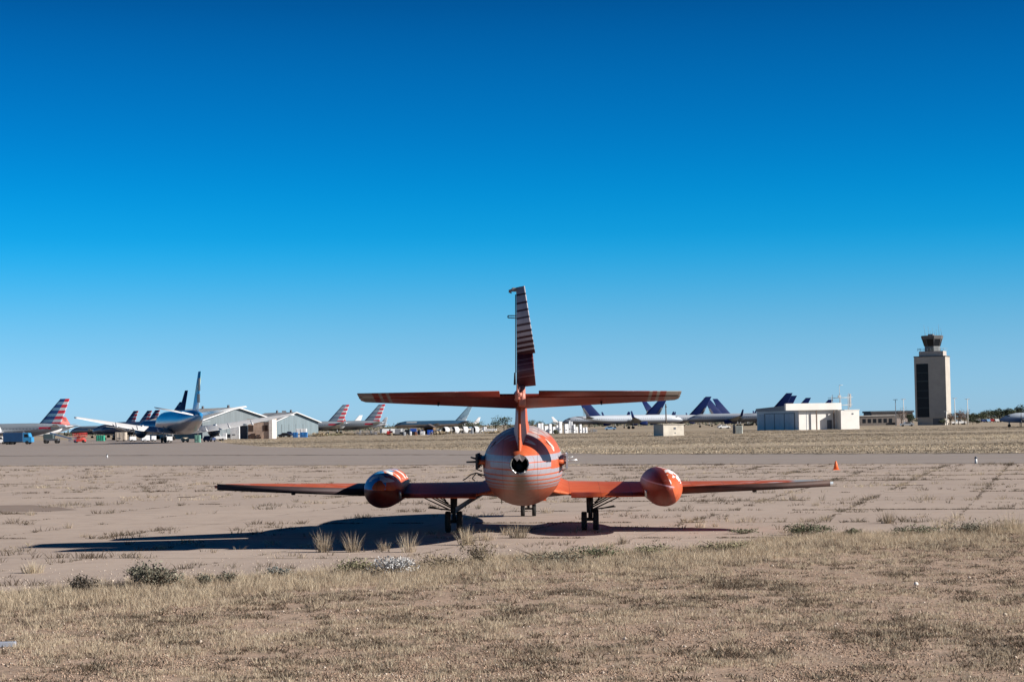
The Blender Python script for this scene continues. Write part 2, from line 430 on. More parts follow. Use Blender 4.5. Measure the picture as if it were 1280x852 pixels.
def far_field():
    N = 60000
    y = 150+rng.uniform(0, 1, N)**.85*430; x = rng.uniform(-1, 1, N)*(y*.28+3)
    # outside the pavement
    t = (x-F0.x)/(F1.x-F0.x); fy = F0.y+(F1.y-F0.y)*t
    keep = y > fy+1.5
    lx = np.interp(y, [p.y for p in rb][::-1] if rb[0].y > rb[-1].y else [p.y for p in rb], [p.x for p in rb][::-1] if rb[0].y > rb[-1].y else [p.x for p in rb])
    keep &= x > lx
    x, y = x[keep], y[keep]; n1 = fbm(x*.02, y*.05, 5, 4)
    kp = rng.uniform(0, 1, len(x)) < np.clip((n1-.3)*2.6, .08, 1); x, y, n1 = x[kp], y[kp], n1[kp]
    k = len(x)
    tint = np.clip(fbm(x*.012, y*.03, 9, 3)*1.7-.35+rng.normal(0, .14, k), 0, 1)
    arr = tufts(x, y, rng.uniform(.04, .16, k), rng.uniform(.3, 1.1, k), 6, tint, .10, .9)
    tag(blade_mesh('field_grass', *arr, DRY), 'tan stubble grass on the field beyond the taxiway', 'grass', kind='stuff')
far_field()
def joint_weeds():
    xs, ys = [], []
    for i in range(-40, 60):                       # lines along M (across the view)
        l0 = ph_l+i*SL
        mm = rng.uniform(-90, 90, 900); xs.append(l0*Ldir[0]+mm*Mdir[0]); ys.append(l0*Ldir[1]+mm*Mdir[1])
    for i in range(-60, 60):
        m0 = ph_m+i*SM
        ll = rng.uniform(20, 180, 420); xs.append(ll*Ldir[0]+m0*Mdir[0]); ys.append(ll*Ldir[1]+m0*Mdir[1])
    xr = rng.uniform(-60, 60, 26000); yr = rng.uniform(30, 180, 26000); xs.append(xr); ys.append(yr)
    x = np.concatenate(xs)+rng.normal(0, .06, sum(map(len, xs))); y = np.concatenate(ys)+rng.normal(0, .06, sum(map(len, ys)))
    t = (x-N0.x)/(N1.x-N0.x); ny = N0.y+(N1.y-N0.y)*t
    keep = (y > edge_y(x)-.5) & (y < ny-1) & (np.abs(x) < y*.29+2)
    x, y = x[keep], y[keep]
    right = np.clip((x+8)/22, 0, 1)
    n1 = fbm(x*.55, y*.55, 31, 3); keep = n1 > (.605-.10*right); x, y, n1 = x[keep], y[keep], n1[keep]
    k = len(x)
    tint = np.clip(fbm(x*.3, y*.3, 77)*1.9-.62+rng.normal(0, .1, k), .0, .95)
    arr = tufts(x, y, rng.uniform(.035, .12, k)*(1+1.6*(n1-.55)*3), rng.uniform(.06, .24, k), 11, tint, .016, 1.2)
    xs, ys = [], []
    for i in range(0, 26):
        l0 = ph_l+(i-6)*SL; mm = rng.uniform(-60, 60, 5200); xs.append(l0*Ldir[0]+mm*Mdir[0]); ys.append(l0*Ldir[1]+mm*Mdir[1])
    for i in range(-24, 30):
        m0 = ph_m+i*SM; ll = rng.uniform(30, 170, 420); xs.append(ll*Ldir[0]+m0*Mdir[0]); ys.append(ll*Ldir[1]+m0*Mdir[1])
    x = np.concatenate(xs)+rng.normal(0, .03, sum(map(len, xs))); y = np.concatenate(ys)+rng.normal(0, .03, sum(map(len, ys)))
    t = (x-N0.x)/(N1.x-N0.x); ny = N0.y+(N1.y-N0.y)*t; right = np.clip((x+10)/22, 0, 1)
    keep = (y > edge_y(x)-.5) & (y < ny-1) & (np.abs(x) < y*.28+1) & (fbm(x*.42+5, y*.42, 61, 4) > .585-.09*right)
    x, y = x[keep], y[keep]; k = len(x)
    low = tufts(x, y, rng.uniform(.015, .055, k), rng.uniform(.03, .12, k), 6, np.clip(rng.normal(.08, .10, k), 0, 1), .02, 1.3)
    arr = [np.concatenate([p_, q_]) for p_, q_ in zip(arr, low)]
    tag(blade_mesh('joint_weeds', *arr, DRY, z0=.004), 'small dead weeds growing in the joints of the apron slabs', 'weeds', kind='stuff')
joint_weeds()
def stones(name, label, x, y, r, lo, hi):
    n = len(x)
    octv = np.array([(1, 0, 0), (-1, 0, 0), (0, 1, 0), (0, -1, 0), (0, 0, 1), (0, 0, -1)], float)
    V = octv[None]*r[:, None, None]*rng.uniform(.6, 1.3, (n, 6, 1)); V[:, :, 2] *= .75
    a = rng.uniform(0, 6.28, n); ca, sa = np.cos(a)[:, None], np.sin(a)[:, None]
    X = V[:, :, 0]*ca-V[:, :, 1]*sa; Y = V[:, :, 0]*sa+V[:, :, 1]*ca
    V[:, :, 0] = X+x[:, None]; V[:, :, 1] = Y+y[:, None]; V[:, :, 2] += r[:, None]*.4
    fs = np.array([(0, 2, 4), (2, 1, 4), (1, 3, 4), (3, 0, 4), (2, 0, 5), (1, 2, 5), (3, 1, 5), (0, 3, 5)])
    me = bpy.data.meshes.new(name); me.vertices.add(n*6); me.vertices.foreach_set('co', V.ravel())
    L = (np.arange(n)[:, None, None]*6+fs[None]).ravel(); me.loops.add(len(L)); me.loops.foreach_set('vertex_index', L.astype(np.int32))
    me.polygons.add(n*8); me.polygons.foreach_set('loop_start', (np.arange(n*8)*3).astype(np.int32)); me.update(calc_edges=True)
    at = me.attributes.new('tint', 'FLOAT', 'POINT'); at.data.foreach_set('value', np.repeat(rng.uniform(0, 1, n), 6).astype(np.float32))
    mt, nt = base_mat(name+'_mat', .9); q = nt.new('ShaderNodeAttribute'); q.attribute_name = 'tint'; nt.color(nt.mix(q.outputs['Fac'], lo, hi)); me.materials.append(mt)
    o = bpy.data.objects.new(name, me); COL.objects.link(o); tag(o, label, name, kind='stuff')
def gravel():
    N = 60000
    y1 = rng.uniform(22, 53, N); x1 = rng.uniform(-1, 1, N)*(y1*.29+2)
    e = edge_y(x1); d = y1-e; wgt = np.where(d > 0, np.exp(-d/2.2)*np.clip(.85-x1/14, .12, 1), .12)
    kp = rng.uniform(0, 1, N) < wgt; x, y = x1[kp], y1[kp]; n = len(x)
    stones('gravel', 'loose pale gravel along the edge of the concrete', x, y, rng.uniform(.006, .022, n)*np.where(rng.uniform(0, 1, n) < .03, 1.8, 1), (.34, .27, .22), (.62, .54, .46))
    N = 190000
    y1 = 20+33*rng.uniform(0, 1, N)**1.5; x1 = rng.uniform(-1, 1, N)*(y1*.28+1.5)
    kp = (y1 < edge_y(x1)-.2) & (rng.uniform(0, 1, N) < np.clip((fbm(x1*.9, y1*.7, 91, 4)-.36)*3.2, .08, 1)); x, y = x1[kp], y1[kp]; n = len(x)
    stones('clods', 'small reddish earth clods and pebbles between the dry grass', x, y, rng.uniform(.006, .017, n), (.13, .09, .065), (.50, .36, .27))
gravel()
def clump(name, label, cat, px, py, h, rad, nb, t0, t1, wid=.009, lean=.45, group=None):
    c = G(px, py); nb = int(nb*1.15)
    a = rng.uniform(0, 6.28, nb); r = rad*.55*rng.uniform(0, 1, nb)**.8
    P0 = np.stack([np.cos(a)*r, np.sin(a)*r*.7], 1); H = h*rng.uniform(.25, 1.08, nb)*(1-.45*r/rad)
    le = H*(.12+.75*r/rad)*rng.uniform(.4, 1.6, nb)+.01; b2 = a+rng.normal(0, .5, nb)
    arr = [P0, H, np.stack([np.cos(b2)*le, np.sin(b2)*le], 1), wid*rng.uniform(.6, 1.3, nb), np.clip(rng.uniform(t0-.1, t1, nb), 0, 1)]
    o = blade_mesh(name, *arr, DRY); o.location = (c.x, c.y, .004)
    tag(o, label, cat, group)
    return o
TG = 'straw tufts standing on the concrete apron'
for a in [
 (405, 690, .62, .34, 130, .45, .75, 'dusky tall grass tuft at the left inside the jet shadow'),
 (441, 690, .60, .30, 120, .45, .8, 'tall dry grass tuft in the jet shadow, second from left'),
 (480, 688, .34, .25, 60, .5, .9, 'thin sparse grass tuft at the near rim of the jet shadow'),
 (511, 690, .55, .34, 90, .7, 1, 'pale spiky grass tuft where the jet shadow ends'),
 (583, 681, .55, .34, 160, .75, 1, 'bright straw tuft just right of the left main wheels'),
 (606, 675, .34, .5, 110, .6, 1, 'low spreading straw tuft between the main wheels'),
 (648, 672, .46, .42, 150, .3, .9, 'dark and straw mixed tuft under the centre of the jet'),
 (632, 668, .3, .3, 70, .6, .9, 'short straw tuft left of the tuft beneath the tail'),
 (203, 686, .16, .30, 70, .6, .8, 'flattened yellow weed at the lower rim of the wing shadow'),
 (41, 716, .30, .42, 170, .85, 1, 'pale straw tuft alone on the gravel at far left'),
 (757, 684, .20, .55, 130, .8, 1, 'low blond tuft right of the right main wheels'),
 (778, 680, .34, .22, 60, .35, .7, 'dark leaning tuft beside the low blond tuft'),
 (1002, 668, .48, .40, 110, .8, 1, 'tall straw tuft behind the dark green weed mat'),
 (1110, 654, .42, .34, 120, .35, .75, 'leaning bushy tuft alone on the right of the apron'),
 (875, 659, .26, .26, 60, .6, .95, 'small rusty straw tuft beyond the end of the wing shadow'),
 (894, 658, .14, .2, 40, .6, .9, 'very low straw tuft right of the small rusty tuft'),
 (1031, 650, .22, .3, 60, .7, 1, 'pale low tuft on the slabs left of the leaning bushy tuft'),
 (1020, 632, .2, .24, 50, .6, .9, 'small round tuft on the slabs below the traffic cone'),
 (991, 624, .30, .26, 60, .4, .8, 'grass tuft standing in a joint near the right wing tip'),
 (1178, 660, .36, .6, 110, .8, 1, 'sparse tall straw tuft at the pavement edge on the right'),
 (1262, 664, .55, .7, 220, .7, 1, 'large yellow grass tuft at the right edge of the photo'),
 (1240, 668, .5, .5, 150, .65, .95, 'yellow grass tuft left of the large one at the right edge'),
 (684, 641, .3, .4, 70, .5, .9, 'rusty tuft on the slabs right of the nose wheels'),
 (598, 636, .3, .16, 40, .2, .5, 'thin dark tuft left of the nose wheels'),
 (38, 644, .24, .3, 50, .6, .95, 'small tuft beside the dark pavement patch on the left'),
 (85, 660, .26, .25, 50, .5, .9, 'round little tuft on the left slabs above the wing shadow'),
 (107, 671, .16, .35, 60, .5, .85, 'low tuft touching the tip of the tail shadow'),
]:
    px, py, h, rad, nb, t0, t1, lab = a
    clump('grass_tuft', lab, 'grass tuft', px, py, h, rad, nb, t0, t1, group=TG)
LEAF = {}
def leafmat(name, c, var=.45):
    if name in MATS: return MATS[name]
    mt, n = base_mat(name, .8)
    at = n.new('ShaderNodeAttribute'); at.attribute_name = 'tint'
    n.color(n.mix(at.outputs['Fac'], tuple(q*(1-var) for q in c), tuple(min(1, q*(1+var)) for q in c)))
    return mt
def leaf_cloud(cen, rad, n, size, lumps=6, flat=.7, seed=0, hollow=.4):
    """scattered leaf quads filling several uneven lumps; returns verts, faces, tint"""
    g = np.random.default_rng(seed); V, Fc, T = [], [], []
    L = [(g.uniform(-.55, .55)*rad[0], g.uniform(-.55, .55)*rad[1], g.uniform(-.35, .5)*rad[2], g.uniform(.35, .68)) for _ in range(lumps)]
    for i in range(n):
        lx, ly, lz, lr = L[g.integers(len(L))]
        d = g.normal(size=3); d /= np.linalg.norm(d); rr = lr*(hollow+(1-hollow)*g.uniform()**.5)*(1+.12*g.normal())
        c = np.array(cen)+np.array([lx, ly, lz])+d*rr*np.array(rad)
        if c[2] < .02: c[2] = .02+g.uniform()*.1
        a = g.normal(size=3); a /= np.linalg.norm(a); b_ = np.cross(a, g.normal(size=3)); b_ /= np.linalg.norm(b_)
        s = size*g.uniform(.5, 1.4); o = len(V)
        V += [c-a*s-b_*s*.4, c+a*s*.2-b_*s*.5, c+a*s, c+b_*s*.6]; Fc.append((o, o+1, o+2, o+3)); T += [g.uniform()]*4
    return V, Fc, T
def leaf_obj(name, mat, cen, rad, n, size, parent=None, **kw):
    V, Fc, T = leaf_cloud(cen, rad, n, size, **kw)
    me = bpy.data.meshes.new(name); me.from_pydata([tuple(v) for v in V], [], Fc)
    at = me.attributes.new('tint', 'FLOAT', 'POINT'); at.data.foreach_set('value', np.array(T, np.float32)); me.materials.append(mat)
    o = bpy.data.objects.new(name, me); COL.objects.link(o)
    if parent: o.parent = parent
    return o
def shrub(px, py, rx, rz, mat, label, n=1400, size=.03, lumps=7, seed=1, twig=(.12, .09, .06)):
    c = G(px, py); t = thing('shrub', label, 'shrub', (c.x, c.y, 0))
    leaf_obj('foliage', mat, (0, 0, rz*.45), (rx, rx*.7, rz*.75), n, size, t, seed=seed, lumps=lumps, hollow=.3)
    g = random.Random(seed); m2 = mb()
    for i in range(26):
        a = g.uniform(0, 6.28); e = g.uniform(.3, 1)
        m2.tube((g.uniform(-.1, .1)*rx, g.uniform(-.1, .1)*rx, 0), (math.cos(a)*rx*.9*e, math.sin(a)*rx*.6*e, rz*g.uniform(.5, 1.1)), .008, .003, 4)
    m2.build('stem', plain('twig_mat', twig, .9), t)
    return t
SAGE = leafmat('sage_leaf_mat', (.145, .14, .105), .6); SILV = leafmat('silver_leaf_mat', (.42, .42, .42)); DKB = leafmat('dead_bush_mat', (.10, .085, .07))
GRN = leafmat('green_weed_mat', (.095, .11, .06), .6); OLV = leafmat('olive_weed_mat', (.20, .19, .11)); BRN = leafmat('brown_twig_leaf_mat', (.18, .145, .095))
shrub(190, 734, .66, .44, SAGE, 'rounded grey green shrub at the pavement edge on the left', 1500, .028, seed=2)
shrub(106, 740, .30, .30, DKB, 'small dark dead tumbleweed in the straw left of the grey green shrub', 1100, .02, seed=3)
shrub(485, 719, .62, .32, SILV, 'silvery white low shrub in front of the jet shadow', 1700, .022, seed=4)
shrub(449, 717, .6, .28, OLV, 'olive low weed beside the silvery white shrub', 800, .022, seed=5)
shrub(598, 703, .40, .50, BRN, 'brown wiry bush at the pavement edge below the tail', 1000, .02, seed=6)
shrub(552, 712, .6, .34, BRN, 'sparse brown weed left of the wiry brown bush', 600, .02, seed=7)
shrub(350, 721, .30, .22, leafmat('blue_weed_mat', (.17, .19, .18)), 'small bluish weed at the pavement edge left of centre', 500, .02, seed=8)
shrub(1013, 669, .62, .24, GRN, 'dark green weed mat at the pavement edge on the right', 1500, .022, seed=9)
shrub(1066, 669, .30, .16, GRN, 'small dark green weed right of the weed mat', 500, .02, seed=10)
shrub(1140, 668, .7, .24, GRN, 'low green weed patch below the leaning bushy tuft', 800, .022, seed=11)
shrub(1225, 666, .9, .3, SAGE, 'broad grey green weed patch near the right edge', 1100, .022, seed=12)
shrub(930, 667, .45, .12, GRN, 'flat bright green weed on the bare concrete right of the shadow', 400, .02, seed=13)
shrub(255, 731, .26, .2, SAGE, 'small sage weed right of the grey green shrub', 380, .02, seed=14)
shrub(285, 729, .3, .22, SAGE, 'second small sage weed farther right of the grey green shrub', 420, .02, seed=15)
for i, (px, py, rx, rz, mt_, lab) in enumerate([
 (690, 703, 1.0, .3, SAGE, 'wide sage weed patch at the pavement edge right of the tail'),
 (740, 698, .7, .26, GRN, 'greenish weed patch right of the wide sage patch'),
 (820, 692, .6, .2, OLV, 'dull olive weed patch at the middle right pavement edge'),
 (905, 689, .7, .25, OLV, 'olive weed patch below the flat bright green weed')]):
    shrub(px, py, rx, rz, mt_, lab, 700, .022, seed=20+i)
# small litter
c = G(5, 808); t = mb(); t.bbox(-.35, .16, -.05, .06, .005, .07, .01)
tag(t.build('metal_sheet', plain('litter_mat', (.35, .38, .45), .4), None, (c.x, c.y, 0), .1), 'bluish scrap sheet lying in the grass at the left edge', 'scrap')
c = G(1145, 731); t = mb(); t.loft([[(math.cos(i*.785)*r*(1+.2*math.sin(i*3)), math.sin(i*.785)*r*.8, z) for i in range(8)] for r, z in ((.03, 0), (.045, .02), (.035, .045), (.01, .06))])
tag(t.build('white_stone', plain('white_stone_mat', (.75, .72, .68), .8), None, (c.x, c.y, 0)), 'single small white stone in the dry grass on the right', 'stone')
# ================================================================== the orange jet
def orange_paint(name, stripes=False, patches=0.0, seed=0, base=(.47, .085, .028), extra=None):
    mt, n = base_mat(name, .48, 0, base, 0); n.b.inputs['Specular IOR Level'].default_value = .2
    o = n.mapping(n.obj(), (1, 1, 1), (seed*3.1, seed*1.7, seed))
    xyz = n.xyz(n.obj())
    f = n.noise(o, 1.6, 6, .65); f2 = n.noise(o, 7, 5, .7)
    c = n.mix(n.step(f, .35, .7), base, (base[0]*1.08, base[1]*1.45, base[2]*1.8))
    c = n.mix(n.math('MULTIPLY', n.step(f2, .55, .75), .35), c, (.28, .06, .03))
    if stripes:
        zz = n.math('ADD', xyz[2], n.math('MULTIPLY', n.math('SUBTRACT', f, .5), .02))
        zs = [1.36, 1.40, 1.425, 1.48, 1.51, 1.58, 1.615, 1.70, 1.735, 1.85, 1.885, 2.02, 2.045, 2.19]
        st = [(0, 0)]
        for i, z in enumerate(zs): st.append(((z-1)/1.5, 1.0 if i % 2 == 0 else 0.0))
        m1 = n.ramp(n.step(zz, 1.0, 2.5), st, 'CONSTANT')
        ax = n.math('ABSOLUTE', xyz[0])
        blk = n.math('MULTIPLY', n.math('GREATER_THAN', ax, .74), n.math('MULTIPLY', n.math('LESS_THAN', xyz[2], 2.03), n.math('GREATER_THAN', xyz[2], 1.84)))
        m1 = n.math('MULTIPLY', n.math('MULTIPLY', m1, n.math('SUBTRACT', 1.0, blk)), n.math('SUBTRACT', 1.0, n.math('MULTIPLY', n.step(f2, .58, .68), .6)))
        c = n.mix(m1, c, (.30, .29, .33))
        # bare primer showing on the crown of the fuselage
        pz = n.math('ADD', xyz[2], n.math('MULTIPLY', n.math('SUBTRACT', f, .5), .9))
        c = n.mix(n.math('MULTIPLY', n.step(pz, 2.60, 2.68), .85), c, (.34, .34, .35))
        ins = n.math('GREATER_THAN', n.noise(o, 2.3, 1, .4), .66)
        c = n.mix(n.math('MULTIPLY', ins, n.math('GREATER_THAN', xyz[2], 2.25)), c, (.62, .58, .52))
        # grime and a dark streak along the keel; lower hull darkened downwards
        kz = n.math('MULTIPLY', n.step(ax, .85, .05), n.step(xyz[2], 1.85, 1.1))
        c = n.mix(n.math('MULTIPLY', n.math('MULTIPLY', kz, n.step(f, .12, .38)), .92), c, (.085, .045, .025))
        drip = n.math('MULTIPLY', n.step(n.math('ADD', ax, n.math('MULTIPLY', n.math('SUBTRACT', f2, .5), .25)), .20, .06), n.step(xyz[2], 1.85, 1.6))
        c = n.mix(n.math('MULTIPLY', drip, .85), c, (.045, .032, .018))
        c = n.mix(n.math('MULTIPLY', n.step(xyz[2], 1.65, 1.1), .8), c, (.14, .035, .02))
        n.link(n.math('ADD', .36, n.math('MULTIPLY', f2, .25)), n.b.inputs['Roughness'])
    if patches:
        p = n.noise(n.mapping(o, (.9, .55, 1.3)), 1.5, 4, .6, .6)
        c = n.mix(n.step(p, .5-patches*.06, .5-patches*.06+.02), c, (.72, .70, .66))
    if extra: c = extra(n, c, xyz, f)
    # sheet seams and scuffs
    def seam(v, size, wd): return n.math('LESS_THAN', n.math('ABSOLUTE', n.math('SUBTRACT', n.math('FRACT', n.math('DIVIDE', v, size)), .5)), wd/size)
    sm = n.math('MAXIMUM', seam(xyz[0], .83, .009), seam(xyz[1], .62, .011))
    c = n.mix(n.math('MULTIPLY', sm, .38), c, (.06, .02, .015))
    sc = n.noise(n.mapping(n.obj(), (1, 6, 2)), 2.5, 7, .8)
    c = n.mix(n.math('MULTIPLY', n.step(sc, .60, .68), .45), c, (.46, .36, .34))
    c = n.mix(n.math('MULTIPLY', n.step(sc, .40, .33), .5), c, (.10, .03, .02))
    n.color(c); n.bump(f2, .06, .02)
    return mt
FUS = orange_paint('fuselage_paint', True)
WING_P = orange_paint('wing_paint', seed=3, extra=lambda n, c, x, f: n.mix(n.step(n.math('ADD', x[0], n.math('MULTIPLY', f, 1.2)), 7.6, 7.9), n.mix(n.math('MULTIPLY', n.step(n.noise(n.mapping(n.obj(), (.5, 3, 1)), 2.2, 4, .65), .58, .64), n.step(n.math('ABSOLUTE', x[0]), 3.2, 6.5)), c, (.55, .50, .52)), (.30, .34, .38)))
TAIL_P = orange_paint('tail_paint', seed=5, base=(.125, .014, .008), extra=lambda n, c, x, f: n.mix(  # base darkened so the tailplane's underside shade sits in the paint
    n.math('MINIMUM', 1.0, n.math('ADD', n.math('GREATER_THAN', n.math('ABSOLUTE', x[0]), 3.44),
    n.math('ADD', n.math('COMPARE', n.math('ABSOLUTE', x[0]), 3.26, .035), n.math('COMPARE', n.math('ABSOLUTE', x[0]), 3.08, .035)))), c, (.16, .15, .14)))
DARKM = plain('dark_metal_mat', (.02, .02, .022), .8, var=.4, scale=6)  # near-black metal for the tail cavity and small fittings
TYRE = plain('tyre_rubber_mat', (.02, .02, .02), .9)
GEARM = plain('gear_strut_mat', (.06, .065, .07), .5, .4, var=.5, scale=5)
ALU = plain('bare_aluminium_mat', (.62, .62, .62), .35, .7, var=.4, scale=6)
GREYP = plain('grey_door_mat', (.20, .26, .32), .5, var=.3)
JR = thing('jet_plane', 'abandoned orange business jet seen from behind with engines missing and flat stance on weedy concrete', 'jet plane', (.2, 51, 0), R(-1.0))
JR.rotation_euler.y = R(.6)
# fuselage
st = [(-5.72, .225, 2.0), (-5.6, .26, 2.0), (-5.2, .37, 1.99), (-4.5, .54, 1.96), (-3.5, .735, 1.92), (-2.5, .87, 1.885), (-1.0, 1.0, 1.85), (.5, 1.05, 1.83), (2.2, 1.075, 1.82), (7.5, 1.075, 1.82), (9.0, 1.03, 1.81), (10.4, .88, 1.74), (11.5, .66, 1.62), (12.4, .42, 1.50), (13.0, .2, 1.43), (13.2, .04, 1.41)]
m2 = mb(); m2.lathe_y(st, 48, cap0=False)
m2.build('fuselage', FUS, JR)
m2 = mb(); n_ = 40; g = random.Random(5); ro, ri, rf = [], [], []
for i in range(n_):
    a = 2*math.pi*i/n_; jz = g.uniform(0, .10) + (.10 if i % 7 < 2 else 0)
    ro.append((math.sin(a)*.228, -5.70, 2.0+math.cos(a)*.228)); ri.append((math.sin(a)*.215, -5.78+jz, 2.0+math.cos(a)*.215)); rf.append((math.sin(a)*.19, -5.66, 2.0+math.cos(a)*.19))
m2.loft([ro, ri, rf], False, False); m2.build('tail_ring', ALU, JR)
m2 = mb(); m2.lathe_y([(-5.70, .205, 2.0), (-4.6, .26, 2.0)], 32, cap0=False)
m2.tube((-.16, -5.6, 2.08), (-.10, -5.2, 1.86), .02); m2.tube((.13, -5.6, 2.12), (.05, -5.1, 2.0), .015); m2.box(-.07, .06, -5.35, -5.3, 1.87, 2.0)
m2.build('tail_cavity', DARKM, JR)
m2 = mb(); m2.add([(-.13, -5.80, 2.17), (-.05, -5.84, 2.07), (.0, -5.82, 2.13), (.07, -5.86, 2.06), (.15, -5.80, 2.16), (.0, -5.72, 2.24)], [(0, 1, 2, 5), (5, 2, 3, 4)])
m2.build('torn_skin', plain('torn_skin_mat', (.35, .30, .30), .4, .5), JR)
m2 = mb()
for a in range(-3, 4): pass
for s in (-1, 1):                                            # torn window-like seam on the shoulder
    m2 = mb(); m2.tube((s*.62, -2.9, 2.50), (s*.74, -2.3, 2.38), .012, .006, 5); m2.tube((s*.74, -2.3, 2.38), (s*.80, -2.0, 2.32), .006, .003, 5)
    m2.build('panel_seam', DARKM, JR)
# engine stubs left on the fuselage sides
for s in (-1, 1):
    m2 = mb(); m2.foil([((s*.82, 1.2, 2.0), (s*.82, -1.9, 1.98), .30), ((s*1.14, 1.0, 2.0), (s*1.14, -1.5, 1.98), .22)], te=.1)
    py_ = m2.build('engine_pylon', FUS if s > 0 else FUS, JR)
    m2 = mb(); m2.tube((s*1.0, -1.55, 1.99), (s*1.40, -1.6, 2.0 + .02*s), .035, .02, 8); m2.tube((s*1.05, -1.3, 2.02), (s*1.30, -1.35, 2.10), .03, .02, 8)
    m2.box(min(s*1.12, s*1.17), max(s*1.12, s*1.17), -1.62, .6, 1.80, 2.18)
    for k in range(5):
        z = 1.62+k*.13; m2.tube((s*1.02, -1.5+k*.05, z), (s*(1.12+.03*(k % 2)), -1.55, z+.05), .018, .012, 6)
    if s < 0:
        pts = [(-.84, 1.60), (-1.16, 1.70), (-1.30, 1.66), (-1.42, 1.56), (-1.50, 1.52)]
        for (x0, z0), (x1, z1) in zip(pts, pts[1:]): m2.tube((x0, -1.3, z0), (x1, -1.35, z1), .016, n=6)
        m2.tube((-1.16, -1.3, 1.70), (-1.27, -1.3, 1.56), .014, n=6); m2.tube((-1.27, -1.3, 1.56), (-1.20, -1.3, 1.50), .014, n=6)
    m2.build('engine_mount', ALU if s > 0 else GEARM, py_)
# wings
def W(s, u, le, te, zl, zt, th): return ((s*u, le, zl), (s*u, te, zt), th)
for s in (-1, 1):
    m2 = mb()
    secs = [W(s, .45, 7.2, 1.0, 1.25, 1.22, .85), W(s, .95, 6.5, 1.5, 1.18, 1.10, .52), W(s, 1.25, 6.15, 1.9, 1.15, 1.03, .34), W(s, 2.4, 5.35, 1.62, 1.17, 1.02, .30), W(s, 3.5, 4.6, 1.4, 1.2, 1.07, .26),
            W(s, 5.5, 3.3, .95, 1.26, 1.18, .19), W(s, 7.6, 1.95, .5, 1.33, 1.30, .12), W(s, 8.0, 1.65, .45, 1.34, 1.32, .09), W(s, 8.16, 1.3, .6, 1.335, 1.33, .03)]
    wg = m2.foil(secs, te=.07, n=11).build('wing', WING_P, JR)
    m2 = mb(); m2.foil([W(s, 1.28, 2.0, 1.42, 1.05, .965, .10), W(s, 3.25, 1.52, 1.0, 1.07, 1.0, .08)], te=.03)
    m2.build('flap', WING_P, wg)
    mb().tube((s*7.5, 1.6, 1.27), (s*7.5, 1.6, 1.20), .05, .04, 8).build('hinge_bracket', DARKM, wg); mb().tube((s*6.15, 1.2, 1.17), (s*6.15, 1.2, 1.08), .07, .05, 8).build('hinge_bracket', DARKM, wg)
    if True:                                                 # dark strip added along the outer trailing edge
        m2 = mb(); m2.foil([W(s, 4.2, 1.28, 1.12, 1.16, 1.13, .17), W(s, 6.0, .84, .70, 1.24, 1.22, .16), W(s, 8.05, .44, .36, 1.335, 1.33, .13)], te=.17)
        m2.build('trailing_edge_strip', plain('dark_strip_mat', (.05, .03, .035), .7, var=.4, scale=3) if s < 0 else plain('brown_strip_mat', (.07, .035, .03), .7, var=.4, scale=3), wg)
# tanks on the wings
def tank_extra_l(n, c, x, f):
    o = n.obj()
    blue = n.math('MULTIPLY', n.math('GREATER_THAN', n.noise(n.mapping(o, (1, .6, 1), (2, 0, 0)), 1.7, 2, .4), .47), n.math('MULTIPLY', n.math('GREATER_THAN', x[2], 1.27), n.math('LESS_THAN', x[0], -3.52)))
    c = n.mix(blue, c, (.03, .26, .55))
    wh = n.math('MULTIPLY', n.math('GREATER_THAN', n.noise(n.mapping(o, (1.3, .7, 1.3), (5, 1, 0)), 2.0, 3, .5), .53), n.math('GREATER_THAN', x[2], 1.45))
    c = n.mix(wh, c, (.72, .70, .68))
    dk = n.math('LESS_THAN', n.math('ADD', x[2], n.math('MULTIPLY', n.math('SUBTRACT', f, .5), .15)), 1.24)  # shade on the tank's lower half, painted as a darker red
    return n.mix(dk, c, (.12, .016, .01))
def tank_extra_r(n, c, x, f):
    o = n.obj()
    wh = n.math('MULTIPLY', n.math('GREATER_THAN', n.noise(n.mapping(o, (1.6, .5, 1.3), (1, 1, 0)), 2.3, 4, .55), .50), n.math('MULTIPLY', n.math('GREATER_THAN', x[0], 3.72), n.math('GREATER_THAN', x[2], 1.36)))
    c = n.mix(wh, c, (.74, .72, .74))
    dk = n.math('LESS_THAN', n.math('ADD', x[0], n.math('MULTIPLY', n.math('ADD', x[2], n.math('MULTIPLY', f, .2)), .35)), 4.33)  # painted shade: inboard side dark up to a slanted shadow edge
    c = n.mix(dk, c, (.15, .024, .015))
    ln = n.math('MULTIPLY', n.math('COMPARE', n.math('ADD', x[2], n.math('MULTIPLY', x[0], .22)), 2.14, .018), n.math('LESS_THAN', x[0], 3.9))
    return n.mix(n.math('MULTIPLY', ln, .5), c, (.5, .35, .45))
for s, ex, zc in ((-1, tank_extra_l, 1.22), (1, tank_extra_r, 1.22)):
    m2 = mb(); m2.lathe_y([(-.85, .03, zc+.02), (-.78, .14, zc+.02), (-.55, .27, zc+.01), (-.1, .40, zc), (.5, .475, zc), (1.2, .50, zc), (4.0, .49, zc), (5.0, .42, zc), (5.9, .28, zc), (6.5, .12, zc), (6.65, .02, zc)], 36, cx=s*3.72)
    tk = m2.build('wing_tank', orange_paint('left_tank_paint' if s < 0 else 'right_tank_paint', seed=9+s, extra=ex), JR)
    m2 = mb(); m2.tube((s*3.22, .2, 1.18), (s*3.22, .3, 1.02), .035, n=8); m2.build('drain_pipe', ALU, tk)
